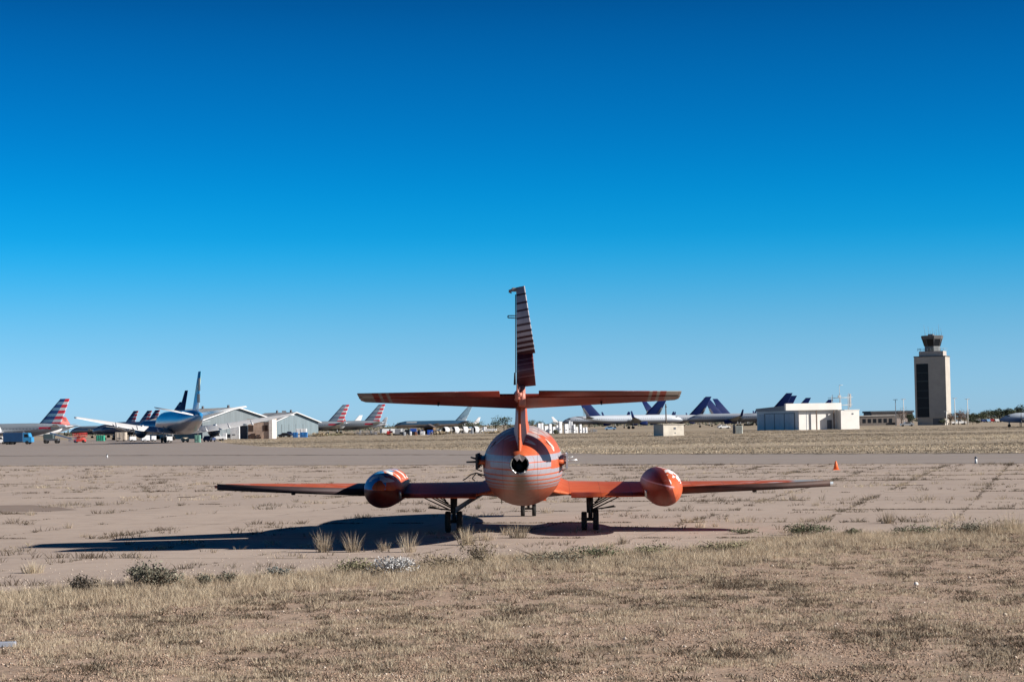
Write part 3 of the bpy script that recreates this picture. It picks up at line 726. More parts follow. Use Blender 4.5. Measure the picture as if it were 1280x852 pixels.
# fin with stabilizer
def FS(z, le, te, th): return ((0, le, z), (0, te, z), th)
X1 = Vector((1, 0, 0))
m2 = mb(); m2.foil([FS(2.12, 2.6, -5.5, 1.05), FS(2.35, 2.1, -5.4, .72), FS(2.62, 1.2, -5.25, .46), FS(3.0, .2, -5.1, .32), FS(3.50, -.8, -4.92, .26)], X1, te=.06, n=11)
fin = m2.build('fin', orange_paint('fin_paint', seed=4), JR)
m2 = mb(); m2.foil([FS(3.50, -.8, -4.68, .24), FS(4.4, -1.6, -4.7, .19), FS(5.9, -2.95, -4.74, .11), FS(6.12, -3.3, -4.76, .05)], X1, te=.10, n=11)
m2.build('upper_fin', plain('white_fin_mat', (.55, .55, .58), .4, var=.3), fin)
m2 = mb(); m2.lathe_y([(-5.15, .03, 3.62), (-5.0, .10, 3.62), (-4.6, .15, 3.60), (-3.2, .17, 3.55), (-1.2, .15, 3.42), (-.5, .05, 3.38)], 18)
m2.tube((-.03, -5.1, 3.5), (-.04, -5.02, 3.92), .055, .02, 8); m2.tube((.07, -5.08, 3.35), (.08, -4.95, 3.82), .085, .06, 8)
m2.build('tail_bullet', plain('faded_pink_mat', (.55, .20, .15), .5, var=.35, scale=4), JR)
# rudder: hinge at y -4.76, swung to the right
def rudder_mat():
    mt, n = base_mat('rudder_paint', .5)
    x = n.xyz(n.obj()); z = x[2]
    f = n.noise(n.obj(), 3, 4)
    lat = n.math('SUBTRACT', z, n.math('MULTIPLY', x[0], .14))
    hi = n.step(lat, 3.8, 6.2)
    st = []; t = 6.05; w_ = .045; edges = []
    for zc, hw in ((5.98, .022), (5.78, .022), (5.60, .024), (5.42, .024), (5.26, .026), (5.10, .026), (4.96, .028), (4.83, .030), (4.71, .032), (4.60, .034), (4.50, .040)):
        edges += [(zc-hw, zc+hw)]
    stops = [(0, (.10, .012, .014))]
    lows = [(4.02, 4.03), (4.18, 4.19), (4.32, 4.33), (4.42, 4.435)]
    for a, b_ in lows: stops += [((a-3.8)/2.4, (.42, .24, .24)), ((b_-3.8)/2.4, (.10, .012, .014))]
    stops += [((4.56-3.8)/2.4, (.42, .40, .44))]
    for a, b_ in reversed(edges[:-1]): stops += [((a-3.8)/2.4, (.045, .012, .018)), ((b_-3.8)/2.4, (.42, .40, .44))]
    stops = stops[:32]
    c = n.ramp(hi, stops, 'CONSTANT')
    n.color(n.mix(n.math('MULTIPLY', n.step(f, .4, .7), .3), c, (.11, .08, .09)))
    return mt
RM = rudder_mat()
def rud(z, chord, th, y=-4.78, x0=-.06):
    d = Vector((math.sin(R(47)), -math.cos(R(47)), 0))
    return ((x0, y, z), (x0+d.x*chord, y+d.y*chord, z + .03), th)
dth = Vector((math.cos(R(47)), math.sin(R(47)), 0))
m2 = mb(); m2.foil([rud(3.80, .61, .07), rud(4.56, .52, .065)], dth, te=.02)
rd = m2.build('rudder', RM, fin)
m2 = mb(); m2.foil([rud(4.563, .60, .065), rud(6.16, .27, .05)], dth, te=.02); m2.build('upper_rudder', RM, fin)
m2 = mb(); m2.bbox(-.17, -.02, -4.82, -4.70, 6.07, 6.16, .02); m2.loft([[(-.17, -4.8, 6.02), (-.17, -4.72, 6.02), (-.17, -4.72, 6.13), (-.17, -4.8, 6.13)], [(-.24, -4.78, 6.05), (-.24, -4.74, 6.05), (-.24, -4.74, 6.11), (-.24, -4.78, 6.11)]], smooth=False)
m2.build('mass_balance', plain('balance_mat', (.18, .17, .18), .5), rd)
m2 = mb(); m2.tube((-.06, -4.74, 5.50), (-.26, -4.74, 5.50), .012, n=6); m2.tube((-.06, -4.74, 5.44), (-.26, -4.74, 5.45), .012, n=6); m2.tube((-.26, -4.74, 5.45), (-.26, -4.74, 5.50), .014, n=6)
m2.build('antenna_prong', DARKM, fin)
m2 = mb(); m2.tube((-.11, -4.70, 3.86), (-.105, -4.72, 4.15), .03, .02, 6); m2.tube((-.085, -4.74, 4.15), (-.075, -4.78, 6.0), .012, n=6); m2.build('hinge_rod', DARKM, fin)
# stabilizer, nose-down trim
tilt = (3.60-3.36)/(47.9-46.1)
def SZ(y): return 3.60-(y+51-46.1)*tilt
def SS(u, le, te, th): return ((u, le, SZ(le)+.0), (u, te, SZ(te)), th)
m2 = mb()
m2.foil([SS(u, le, te, th) for u, le, te, th in ((-3.79, -4.30, -4.95, .05), (-3.70, -4.15, -4.93, .085), (-.2, -3.05, -4.9, .17), (.2, -3.05, -4.9, .17), (3.70, -4.15, -4.93, .085), (3.79, -4.30, -4.95, .05))], te=.09)
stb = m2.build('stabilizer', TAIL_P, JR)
for s in (-1, 1):
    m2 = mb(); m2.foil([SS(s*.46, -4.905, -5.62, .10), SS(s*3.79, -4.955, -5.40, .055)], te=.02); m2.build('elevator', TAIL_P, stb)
    m2 = mb(); m2.tube((s*1.95, -4.2, SZ(-4.2)-.06), (s*1.95, -4.35, SZ(-4.3)-.13), .03, .02, 6); m2.build('hinge_fitting', DARKM, stb)
# landing gear
for s, ux in ((-1, -1.93), (1, 1.80)):
    dz = -s*.0 + (.019 if s > 0 else -.019)
    m2 = mb(); m2.tube((ux, 2.75, 1.1), (ux, 2.65, .50), .105, .09, 12); m2.tube((ux, 2.65, .55), (ux, 2.62, .27+dz), .05, .05, 12); m2.tube((ux-.24, 2.6, .3+dz), (ux+.24, 2.6, .3+dz), .045, n=10)
    m2.tube((ux, 2.50, .9), (ux+.02, 2.46, .3), .018, n=6); m2.tube((ux+.05, 2.55, .60), (ux+.05, 2.38, .45), .02, n=6); m2.tube((ux+.05, 2.38, .45), (ux+.05, 2.55, .33), .02, n=6)
    ge = m2.build('main_gear', GEARM, JR)
    for o_ in (-.16, .16):
        rr = .29 if not (s > 0 and o_ < 0) else .255
        c_ = (ux+o_, 2.6, rr+dz)
        m3 = mb(); m3.wheel(c_, rr, .15); tr = m3.build('wheel', TYRE, ge)
        m3 = mb(); m3.tube((c_[0]-.075, 2.6, c_[2]), (c_[0]+.075, 2.6, c_[2]), .15, n=18); m3.build('rim', ALU, tr)
    m2 = mb()
    for (x0, z0, x1, z1, y_) in ((.06, .72, .62, 1.0, 2.3), (.08, .66, .72, .98, 2.6), (.10, .62, .78, .93, 2.2), (.05, .60, .70, .66, 2.4), (.30, .62, .66, .69, 2.35), (.12, .80, .42, .98, 2.1), (.30, .98, .20, .86, 2.2)):
        m2.tube((ux+s*x0, y_, z0), (ux+s*x1, y_+.2, z1), .022, .016, 6)
    m2.build('retraction_rod', DARKM, ge)
    if s < 0:
        m2 = mb(); m2.foil([((ux+.05, 2.5, .55), (ux+.05, 2.35, .52), .05), ((ux+.80, 2.6, 1.06), (ux+.80, 2.3, 1.02), .05)]); m2.loft([[(ux+.06, 2.4, .56), (ux+.06, 2.4, .68), (ux+.84, 2.5, 1.16), (ux+.84, 2.5, 1.0)], [(ux+.06, 2.43, .56), (ux+.06, 2.43, .68), (ux+.84, 2.53, 1.16), (ux+.84, 2.53, 1.0)]], smooth=False)
        m2.build('gear_door', GREYP, ge)
m2 = mb(); m2.tube((.03, 11.4, .95), (.03, 11.3, .22), .06, .04, 10); m2.tube((-.17, 11.3, .24), (.23, 11.3, .24), .03, n=8); m2.tube((.03, 11.3, .5), (.03, 10.7, .85), .025, n=6); m2.box(-.10, .18, 11.0, 11.2, .70, .82)
ng = m2.build('nose_gear', GEARM, JR)
for o_ in (-.15, .21):
    m3 = mb(); m3.wheel((o_, 11.3, .225), .225, .13); tr = m3.build('wheel', TYRE, ng)
    m3 = mb(); m3.tube((o_-.06, 11.3, .225), (o_+.06, 11.3, .225), .11, n=14); m3.build('rim', ALU, tr)
m2 = mb()
m2.box(-.12, .62, 10.6, 11.9, .68, .72); m2.box(.18, .60, 11.0, 11.03, .50, .78)
m2.build('nose_gear_door', plain('door_orange_mat', (.5, .10, .035), .5), JR)
for x_, z_ in ((-.62, .88), (.42, .80)):
    pass
m2 = mb(); m2.tube((.0, 1.0, .84), (.0, .9, .66), .02, .01, 6); m2.build('drain_mast', DARKM, JR)
m2 = mb(); m2.tube((-.62, 3.0, .92), (-.62, 2.95, .74), .018, .01, 6); m2.build('belly_antenna', DARKM, JR)
BLACKG = plain('black_glass_mat', (.012, .015, .02), .35)
# ================================================================== airliners
def stripes_mat(name='striped_fin_mat', l1=(.10, .22, .34), l2=(.015, .05, .16)):
    mt, n = base_mat(name, .45)
    x = n.xyz(n.obj()); z = x[2]; y = x[1]
    fr = n.math('FRACT', n.math('DIVIDE', n.math('SUBTRACT', z, 4.9), 1.6))
    on = n.math('LESS_THAN', fr, .52)
    front = n.math('GREATER_THAN', n.math('ADD', y, n.math('MULTIPLY', z, .62)), -12.1)
    navy = n.mix(on, l1, l2); red = n.mix(on, (.48, .50, .54), (.50, .03, .05))
    n.color(n.mix(front, red, navy)); return mt
def silver_body():
    mt, n = base_mat('silver_body_mat', .35, .35)
    x = n.xyz(n.obj()); c = n.mix(n.step(x[2], 2.6, 5.0), (.10, .11, .13), (.36, .42, .48))  # hull shading painted in: silver darkens from crown to belly
    win = n.math('MULTIPLY', n.math('COMPARE', x[2], 4.0, .16), n.math('LESS_THAN', n.math('FRACT', x[1]), .45))
    win = n.math('MULTIPLY', win, n.math('GREATER_THAN', x[1], -13.0))
    c = n.mix(n.math('MULTIPLY', win, .6), c, (.05, .07, .1))
    rd = n.math('MULTIPLY', n.math('COMPARE', x[2], 4.1, .33), n.math('MULTIPLY', n.math('LESS_THAN', x[1], -12.2), n.math('GREATER_THAN', x[1], -15.6)))
    n.color(n.mix(rd, c, (.45, .02, .05))); return mt
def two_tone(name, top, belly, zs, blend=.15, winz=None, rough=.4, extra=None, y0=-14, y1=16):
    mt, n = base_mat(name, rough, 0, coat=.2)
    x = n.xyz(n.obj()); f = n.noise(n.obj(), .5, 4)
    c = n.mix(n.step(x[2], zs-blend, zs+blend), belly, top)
    if winz:
        win = n.math('MULTIPLY', n.math('COMPARE', x[2], winz, .17), n.math('LESS_THAN', n.math('FRACT', x[1]), .45))
        win = n.math('MULTIPLY', win, n.math('MULTIPLY', n.math('GREATER_THAN', x[1], y0), n.math('LESS_THAN', x[1], y1)))
        c = n.mix(n.math('MULTIPLY', win, .75), c, (.03, .05, .09))
    if extra: c = extra(n, c, x)
    c = n.mix(n.math('MULTIPLY', n.step(f, .5, .75), .15), c, (.25, .25, .25))
    n.color(c); return mt
WHITE = plain('white_paint_mat', (.72, .73, .75), .4, var=.12)
LGREY = plain('light_grey_mat', (.42, .44, .47), .5, var=.2)
DGREY = plain('dark_grey_mat', (.09, .10, .12), .5, var=.3)
NAVY = plain('navy_paint_mat', (.005, .016, .085), .6, var=.2); NAVY.node_tree.nodes['Principled BSDF'].inputs['Specular IOR Level'].default_value = .12
BLACKG.node_tree.nodes['Principled BSDF'].inputs['Specular IOR Level'].default_value = .2
def airliner(name, label, L, d, span, body, finm, winglet=None, engines=0, finh=6.6, group=None, gear=True, te_drop=.0, dih=.085, wingm=None, emblem=False, engm=None, stabspan=None, wglm=None, gc=None, fin_te=None, prop=False, high=False, stabh=None, stabte=.05):
    r = d/2; gc = (.42*d) if gc is None else gc; zc = gc+r
    t = thing(name, label, 'airliner', group=group)
    wingm = wingm or LGREY; h = L/2
    st = [(h, .02*d, zc-.18*d), (h-.12*d, .13*d, zc-.17*d), (h-.4*d, .27*d, zc-.13*d), (h-.9*d, .40*d, zc-.06*d), (h-1.6*d, .485*d, zc), (h-2.2*d, r, zc),
          (-h+.33*L, r, zc), (-h+.25*L, .47*d, zc+.03*d), (-h+.16*L, .37*d, zc+.11*d), (-h+.07*L, .22*d, zc+.20*d), (-h+.015*L, .10*d, zc+.26*d), (-h, .04*d, zc+.27*d)]
    mb().lathe_y(st, 24).build('fuselage', body, t)
    m_ = mb()                                                 # cockpit glazing wrapped round the nose
    pts = [(-.30, -.78, .14), (-.30, -.78, .24), (-.13, -.55, .25), (-.13, -.50, .13), (0, -.45, .25), (0, -.42, .12)]
    pr = lambda x, y, z: (x*d, h+y*d, zc+z*d)
    L1 = [pr(*p) for p in [(-.37, -.98, .14), (-.2, -.62, .11), (0, -.50, .10), (.2, -.62, .11), (.37, -.98, .14)]]
    L2 = [pr(*p) for p in [(-.34, -1.02, .25), (-.2, -.80, .27), (0, -.70, .275), (.2, -.80, .27), (.34, -1.02, .25)]]
    L1 = [(x*1.02, y+.02, z) for x, y, z in L1]; L2 = [(x*1.03, y+.03, z+.03) for x, y, z in L2]
    m_.add(L1+L2, [(i, i+1, i+6, i+5) for i in range(4)]); m_.build('cockpit_window', BLACKG, t)
    wy = h-L*.40 if not prop else h-L*.40
    cr, ct = L*.165, L*.042
    sw = math.tan(R(27)) if not prop else .06
    zr = gc+.22*d if not high else gc+1.0*d
    for s in (-1, 1):
        hs = span/2
        secs = [((s*r*.55, wy, zr), (s*r*.55, wy-cr, zr-te_drop), cr*.12), ((s*(r+hs*.28), wy-sw*hs*.30, zr+dih*hs*.3), (s*(r+hs*.28), wy-cr*1.0, zr+dih*hs*.3-te_drop), cr*.07),
                ((s*hs*.97, wy-sw*hs*.97, zr+dih*hs), (s*hs*.97, wy-sw*hs*.97-ct, zr+dih*hs-te_drop*.35), ct*.10), ((s*hs, wy-sw*hs-ct*.2, zr+dih*hs), (s*hs, wy-sw*hs-ct, zr+dih*hs-te_drop*.3), ct*.05)]
        wg = mb().foil(secs, te=.06).build('wing', wingm, t)
        if winglet:
            x0 = s*hs; y0 = wy-sw*hs
            z0 = zr+dih*hs
            m_ = mb(); m_.foil([((x0, y0-ct*.1, z0), (x0, y0-ct, z0), .12), ((x0+s*.35, y0-ct*.55, z0+.5), (x0+s*.35, y0-ct*1.2, z0+.5), .10), ((x0+s*.7, y0-ct*1.1, z0+winglet), (x0+s*.7, y0-ct*1.45, z0+winglet), .05)], Vector((1, 0, -.3)).normalized())
            m_.build('winglet', wglm or DGREY, wg)
        for k in range(3):
            u = .22+.2*k; m_ = mb(); xx = s*hs*u; yy = wy-sw*hs*u-cr*.75*(1-u*.5)
            m_.lathe_y([(yy-1.4, .05, zr+dih*hs*u-te_drop-.15), (yy-.3, .26, zr+dih*hs*u-.35-te_drop*.6), (yy+1.6, .1, zr+dih*hs*u-.2)], 8, cx=xx); m_.build('flap_fairing', wingm, wg)
        sh = (stabspan or L*.33)/2; sz = zc+.20*d+(.8 if stabh else 0); sy = -h+.125*L; sr = L*.085
        m_ = mb(); m_.foil([((s*.15*d, sy, sz), (s*.15*d, sy-sr, sz-stabte), sr*.1), ((s*sh, sy-sh*.62, sz+(stabh or sh*.10)), (s*sh, sy-sh*.62-sr*.38, sz+(stabh or sh*.10)-stabte*.5), .12)], te=.05)
        m_.build('tailplane', wingm, t)
        if engines:
            ex = s*hs*.34; ey = wy-sw*hs*.34+1.8; er = .24*d*(1 if not prop else .6); ez = zr+dih*hs*.34-er-.35 if not prop else zr+.1
            m_ = mb(); m_.lathe_y([(ey+er*1.2, er*.86, ez), (ey+er*1.1, er*.98, ez), (ey+.3*er, er*1.03, ez), (ey-er*1.3, er*.85, ez), (ey-er*2.1, er*.5, ez), (ey-er*2.6, er*.2, ez)], 20, cx=ex, cap0=False)
            ng_ = m_.build('engine', engm or LGREY, wg)
            m_ = mb(); m_.lathe_y([(ey+er*.7, er*.84, ez), (ey+er*.95, er*.1, ez)], 16, cx=ex); m_.build('fan', DGREY, ng_)
            if not prop:
                m_ = mb(); m_.box(ex-.12, ex+.12, ey-er*2.2, ey+.1, ez+er*.8, zr+dih*hs*.34); m_.build('pylon', wingm, ng_)
            else:
                m_ = mb()
                for k in range(4):
                    a = .4+k*math.pi/2; c0 = Vector((ex, ey+er*1.3, ez)); dd = Vector((math.cos(a), 0, math.sin(a)))
                    m_.tube(c0, c0+dd*1.9, .13, .07, 6)
                m_.lathe_y([(ey+er*1.2, er*.4, ez), (ey+er*2, .03, ez)], 10, cx=ex); m_.build('propeller', DGREY, ng_)
    ft = zc+.42*d; fr = L*.175 if finh < 8 else L*.155; fy = -h+.215*L if finh < 8 else -h+.20*L; fl = fr*.40; swp = finh*.98
    if prop: swp = finh*.5
    m_ = mb(); m_.foil([((0, fy+.6, ft-.5), (0, fy-fr, ft-.7), .5), ((0, fy-finh*.1, ft+finh*.07), (0, fy-fr-.1, ft+finh*.05), .42), ((0, fy-swp, ft+finh), (0, fy-swp-fl, ft+finh), .16)], Vector((1, 0, 0)), te=.06)
    fo = m_.build('fin', finm, t)
    if emblem:                                                # globe of thin pale lines at the root of the fin
        for s in (-1, 1):
            m_ = mb(); cy = fy-fr*.98; cz = ft+.2; q = lambda a, b_: (s*(.24-.02*b_), cy+a-b_*.42*1.0, cz+b_)
            for k in range(5):
                a0 = -1.3+k*.65; m_.tube(q(a0, 0), q(a0*.12, 3.4), .035, .03, 4)
            for k in range(5):
                zz = k*.7; hw = 1.3*(1-zz/4.6); m_.tube(q(-hw, zz), q(hw, zz+.15), .035, n=4)
            m_.build('tail_emblem', EMBL, fo)
    if gear:
        for nm, xs, yy in (('nose_gear', (0,), h-L*.13), ('main_gear', (-1, 1), wy-cr*.72)):
            for s in xs:
                x0 = s*d*.72 if s else 0; rr = .58 if s else .4
                if d > 5: rr *= 1.2
                m_ = mb(); m_.tube((x0, yy, rr), (x0, yy, gc+.35*d), .16, .2, 8); m_.tube((x0-.5, yy, rr), (x0+.5, yy, rr), .12, n=8)
                gg = m_.build(nm, LGREY, t)
                for o_ in (-.42, .42):
                    mb().wheel((x0+o_, yy, rr), rr, .36, 14).build('wheel', TYRE, gg)
    return t
def place(t, tail_px, D, rot):
    """put the tail end of the airliner at picture column tail_px and depth D"""
    return t
def put_tail(src, L, px, D, rot, new=True, **kw):
    x = gx(px, D, 6.0); a = rot
    loc = (x - math.sin(a)*L/2, D + math.cos(a)*L/2, 0)       # nose direction is (-sin a, cos a)
    if new: return dup(src, loc, a, **kw)
    src.location = loc; src.rotation_euler.z = a
    for k, v in kw.items(): src[k] = v
    return src
EMBL = plain('emblem_gold_mat', (.36, .33, .27), .5)
STR = stripes_mat(); SLV = silver_body()
# --- flag-striped airliners on the left
GA = 'silver airliners with red and navy striped fins'
aa = airliner('striped_airliner', 'silver airliner with striped fin parked at far left behind the blue truck', 39.5, 3.9, 34, SLV, STR, engines=0, finh=6.9, group=GA, gear=True)
put_tail(aa, 39.5, 83, 540, R(78), new=False)
aa2 = airliner('striped_airliner', 'silver airliner whose striped fin rises right of the second hangar', 39.5, 3.9, 34, SLV, stripes_mat('grey_striped_fin_mat', (.20, .26, .32), (.12, .17, .24)), engines=0, finh=6.9, group=GA, gear=True)
put_tail(aa2, 39.5, 434, 800, R(82), new=False)
put_tail(aa2, 39.5, 479, 810, R(80), label='silver airliner with striped fin left of the dark blue airliner')
for px, D, a, lab in ((230, 640, R(60), 'striped fin airliner standing behind the teal widebody, beside the plain navy fin'),
                      (188, 900, R(62), 'distant striped fin airliner seen above the white wing, second fin from the left'),
                      (198, 880, R(60), 'distant striped fin airliner seen above the white wing, third fin from the left'),
                      (171, 900, R(62), 'distant airliner with dark striped fin above the white wing, leftmost of three small fins')):
    put_tail(aa, 39.5, px, D, a, label=lab)
# --- the teal widebody, seen from behind
def teal_fin():
    mt, n = base_mat('teal_fin_mat', .4)
    x = n.xyz(n.obj()); wv = n.math('ADD', x[2], n.math('MULTIPLY', x[1], .35))
    n.color(n.ramp(n.step(wv, -6, 10), [(0, (.75, .80, .82)), (.22, (.05, .36, .78)), (.34, (.82, .86, .86)), (.42, (.05, .36, .78)), (.52, (.10, .55, .80)), (.62, (.70, .80, .50)), (.68, (.10, .55, .80)), (.8, (.06, .42, .75))])); return mt
TB = two_tone('teal_body_mat', (.02, .22, .50), (.30, .27, .26), 5.0, .35, rough=.32)
tw = airliner('teal_airliner', 'big teal and grey widebody airliner seen from behind with long white wings', 57, 5.6, 51, TB, teal_fin(), finh=8.9, te_drop=1.15, dih=.125, wingm=WHITE, stabspan=20.5, gc=1.9, engines=1, engm=plain('engine_blue_mat', (.02, .05, .10), .5), stabh=1.5, stabte=.55)
put_tail(tw, 57, 251, 436, R(19), new=False)
m_ = mb(); m_.box(-.35, -.12, -28.9, -27.2, 11.6, 14.4); m_.box(-.40, -.12, -28.4, -26.2, 9.0, 10.9); m_.build('broken_rudder', DGREY, tw)
# --- other airliners on the left
wh = airliner('white_airliner', 'red and white airliner tail behind the striped airliner at far left', 37, 3.9, 34, WHITE, plain('red_fin_mat', (.60, .10, .08), .5, var=.9, scale=.6), engines=0, finh=2.6, gear=True)
put_tail(wh, 37, 93, 640, R(120), new=False)
nv = airliner('navy_fin_airliner', 'airliner with plain navy fin directly behind the teal widebody', 44, 4.2, 38, two_tone('blue_body_mat', (.04, .12, .24), (.12, .14, .18), 3.2, winz=4.2), NAVY, finh=8.6, gear=True)
put_tail(nv, 44, 232, 560, R(28), new=False)
db = airliner('blue_airliner', 'dark blue airliner nose under the white left wing of the teal widebody', 40, 4.2, 36, two_tone('deep_blue_body_mat', (.018, .05, .12), (.05, .06, .09), 2.6), NAVY, engines=0, finh=2.0, gear=True)
x0 = gx(113, 640, 3); db.location = (x0+40*.5*math.sin(R(66)), 640+20*math.cos(R(66))*-1+16, 0); db.rotation_euler.z = R(66)
wl = airliner('dark_winglet_airliner', 'pale airliner behind the second hangar with a tall dark winglet', 40, 3.8, 36, WHITE, DGREY, winglet=3.2, finh=5.6, dih=.14, wingm=WHITE)
put_tail(wl, 40, 352, 860, R(-30), new=False)
w2 = dup(wh, (gx(392, 1000), 1000, 0), R(95), 'white airliner hull showing low between the second hangar and the striped fins')
far_white = [(452, 1500, R(100), 'white airliner with small white fin between the two striped fins'), (600, 2300, R(95), 'distant white airliner right of the dark blue airliner fin'),
             (690, 2600, R(-80), 'tiny far airliner with pale fin above the white cabinets'), (484, 1900, R(70), 'distant white airliner at the left of the junk yard')]
wp = airliner('white_airliner', far_white[0][3], 38, 4.0, 34, WHITE, WHITE, engines=1, finh=6.5, engm=WHITE)
for i, (px, D, a, lab) in enumerate(far_white):
    put_tail(wp, 38, px, D, a, new=i > 0, label=lab)
gs = airliner('airliner', 'airliner beyond the left picture edge with its tailplane tip showing', 39.5, 3.9, 34, WHITE, NAVY, finh=6.9, wingm=DGREY)
put_tail(gs, 39.5, -33, 505, R(6), new=False)
gs.location.z = 0
# --- dark blue airliner in the middle
def dk_extra(n, c, x):
    p = n.math('MULTIPLY', n.math('COMPARE', x[2], 5.05, .38), n.math('COMPARE', x[1], 11.5, 3.0))
    return n.mix(p, c, (.30, .34, .38))
def fade_fin():
    mt, n = base_mat('pale_fin_mat', .45); x = n.xyz(n.obj())
    f = n.noise(n.mapping(n.obj(), (1, .5, .5)), .9, 4, .6)
    c = n.mix(n.step(n.math('ADD', x[2], n.math('MULTIPLY', x[1], .5)), -4.2, -1.5), (.50, .56, .60), (.16, .26, .34))
    n.color(n.mix(n.math('GREATER_THAN', f, .6), c, (.10, .16, .24))); return mt
dka = airliner('dark_blue_airliner', 'long dark blue airliner with pale panel by its nose standing behind the junk yard', 44, 4.1, 36, two_tone('dark_blue_body_mat', (.03, .085, .155), (.20, .17, .15), 3.7, .12, extra=dk_extra), fade_fin(), finh=8.0, gear=True, wingm=DGREY)
put_tail(dka, 44, 587, 1130, R(87), new=False)
# --- navy-finned airliners right of the jet
UB = two_tone('white_top_body_mat', (.50, .55, .62), (.11, .12, .15), 3.7, .45, winz=4.45, y0=-17, y1=18)  # white top and grey belly both darkened to carry the hull's shade
GU = 'white airliners with navy fins parked right of the orange jet'
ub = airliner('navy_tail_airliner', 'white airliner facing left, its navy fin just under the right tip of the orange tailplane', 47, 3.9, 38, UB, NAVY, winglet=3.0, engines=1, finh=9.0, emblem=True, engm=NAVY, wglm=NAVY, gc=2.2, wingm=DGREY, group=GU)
put_tail(ub, 47, 830, 900, R(86), new=False)
for px, D, a, lab in ((727, 850, R(-74), 'white airliner facing right, its navy fin rising behind the nose of the left facing one'),
                      (884, 960, R(84), 'white airliner facing left, its tall navy fin right of the brown pole'),
                      (885, 1010, R(-70), 'airliner facing right, backward leaning navy fin first to the right of the tall fin'),
                      (896, 1060, R(-70), 'airliner facing right, backward leaning navy fin nearest to the white building'),
                      (807, 1120, R(-68), 'airliner whose small dark fin peeps out left of the navy fin under the tailplane tip'),
                      (991, 980, R(76), 'airliner behind the white building, left and tallest navy fin above its roof'),
                      (1009, 1090, R(76), 'airliner behind the white building, middle navy fin above its roof'),
                      (1037, 1210, R(76), 'airliner behind the white building, right and lowest navy fin above its roof')):
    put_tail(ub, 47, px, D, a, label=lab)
wlb = dup(ub, (0, 0, 0), 0, 'white airliner with upright winglet parked left of the white building'); put_tail(wlb, 47, 985, 880, R(70), new=False); 
# --- prop plane at right edge
pp = airliner('prop_airliner', 'pale blue twin propeller plane cut by the right picture edge', 18, 2.5, 20, two_tone('sky_body_mat', (.55, .62, .70), (.06, .14, .32), 2.3, .3), plain('lb_fin_mat', (.10, .25, .45), .5), engines=1, finh=2.6, prop=True, engm=DGREY, wingm=LGREY, high=False, gc=1.1)
pp['category'] = 'plane'
pp.location = (gx(1252, 490)+9*math.sin(R(78)), 490, 0); pp.rotation_euler.z = R(78)
# ================================================================== buildings
def tower():
    D = 700; px = 1167; x = gx(px, D); th = R(-25); z0 = 0
    t = thing('control_tower', 'tall beige airport control tower with dark window column and flared glass cab', 'control tower', (x, D, 0), th)
    W2 = 5.6; DP = 3.7; H = 24.3
    CONCW = plain('tower_panel_mat', (.40, .37, .33), .85, var=.15, scale=.4)
    m_ = mb(); m_.box(-W2, W2, -DP, DP, 2.6, H); wl_ = m_.build('shaft', CONCW, t)
    mb().box(-W2+.7, W2-.7, -DP+.25, DP-.5, 0, 2.6).build('base', CONCW, t)
    for k, (a, b_) in enumerate(((2.9, 6.1), (6.35, 9.6), (9.85, 12.2), (12.45, 15.5), (15.9, 18.6), (18.85, 21.9))):
        m_ = mb(); m_.box(-W2+.75, -W2+5.0, -DP-.05, -DP-.003, a, b_); m_.build('window', BLACKG, wl_)
    m_ = mb(); m_.box(-W2+.72, -W2+5.05, -DP-.03, -DP-.002, 2.85, 21.95); m_.build('window_frame', plain('tower_spandrel_mat', (.02, .035, .04), .5), wl_)
    mb().box(-W2+6.2, W2-1.2, -DP+.2, -DP+.245, .1, 2.4).build('entrance', DGREY, t)
    m_ = mb(); m_.box(-W2-.12, W2+.12, -DP-.12, DP+.12, H+.003, H+.35); m_.build('parapet', plain('parapet_mat', (.12, .11, .11), .7), t)
    m_ = mb(); m_.box(-W2+1.6, W2-.9, -DP+1, DP-1, H+.353, H+2.1); m_.build('penthouse', plain('pent_mat', (.42, .38, .35), .8), t)
    m_ = mb()
    for z in (H+2.6, H+3.1):
        for (a, b_) in (((-W2+1.2, -DP+.6), (W2-.5, -DP+.6)), ((W2-.5, -DP+.6), (W2-.5, DP-.6)), ((-W2+1.2, -DP+.6), (-W2+1.2, DP-.6))): m_.tube((*a, z), (*b_, z), .05, n=5)
    for k in range(9): m_.tube((-W2+1.2+k*1.18, -DP+.6, H+2.1), (-W2+1.2+k*1.18, -DP+.6, H+3.1), .05, n=5)
    m_.build('railing', plain('rail_mat', (.25, .33, .36), .5), t)
    def ngon(r, z, n=8, dx=.3): return [(dx+r*math.cos(2*math.pi*(i+.5)/n), r*math.sin(2*math.pi*(i+.5)/n), z) for i in range(n)]
    cab = mb().loft([ngon(2.75, H+2.103), ngon(2.75, H+3.9)], smooth=False).build('cab_base', plain('cab_base_mat', (.16, .17, .18), .7), t)
    mb().loft([ngon(2.8, H+3.903), ngon(3.55, H+6.4)], smooth=False).build('cab_glass', BLACKG, cab)
    mm = mb()
    for i in range(8):
        a = ngon(2.84, H+3.9)[i]; b_ = ngon(3.6, H+6.4)[i]; mm.tube(a, b_, .07, n=5)
    mm.build('mullion', DGREY, cab)
    mb().loft([ngon(3.75, H+6.403), ngon(4.0, H+7.5), ngon(3.8, H+7.7)], smooth=False).build('cab_roof', plain('cab_roof_mat', (.10, .10, .105), .7), cab)
    mm = mb(); g = random.Random(2)
    for k in range(9):
        mm.tube((-2.6+k*.75, g.uniform(-2, 2), H+7.7), (-2.6+k*.75, 0, H+8.6+g.uniform(0, 3.2)), .05, .03, 5)
    mm.bbox(-1.0, .9, -1, 1, H+7.7, H+8.3, .1); mm.build('antenna', plain('mast_mat', (.22, .24, .26), .5), cab)
    return t
tower()
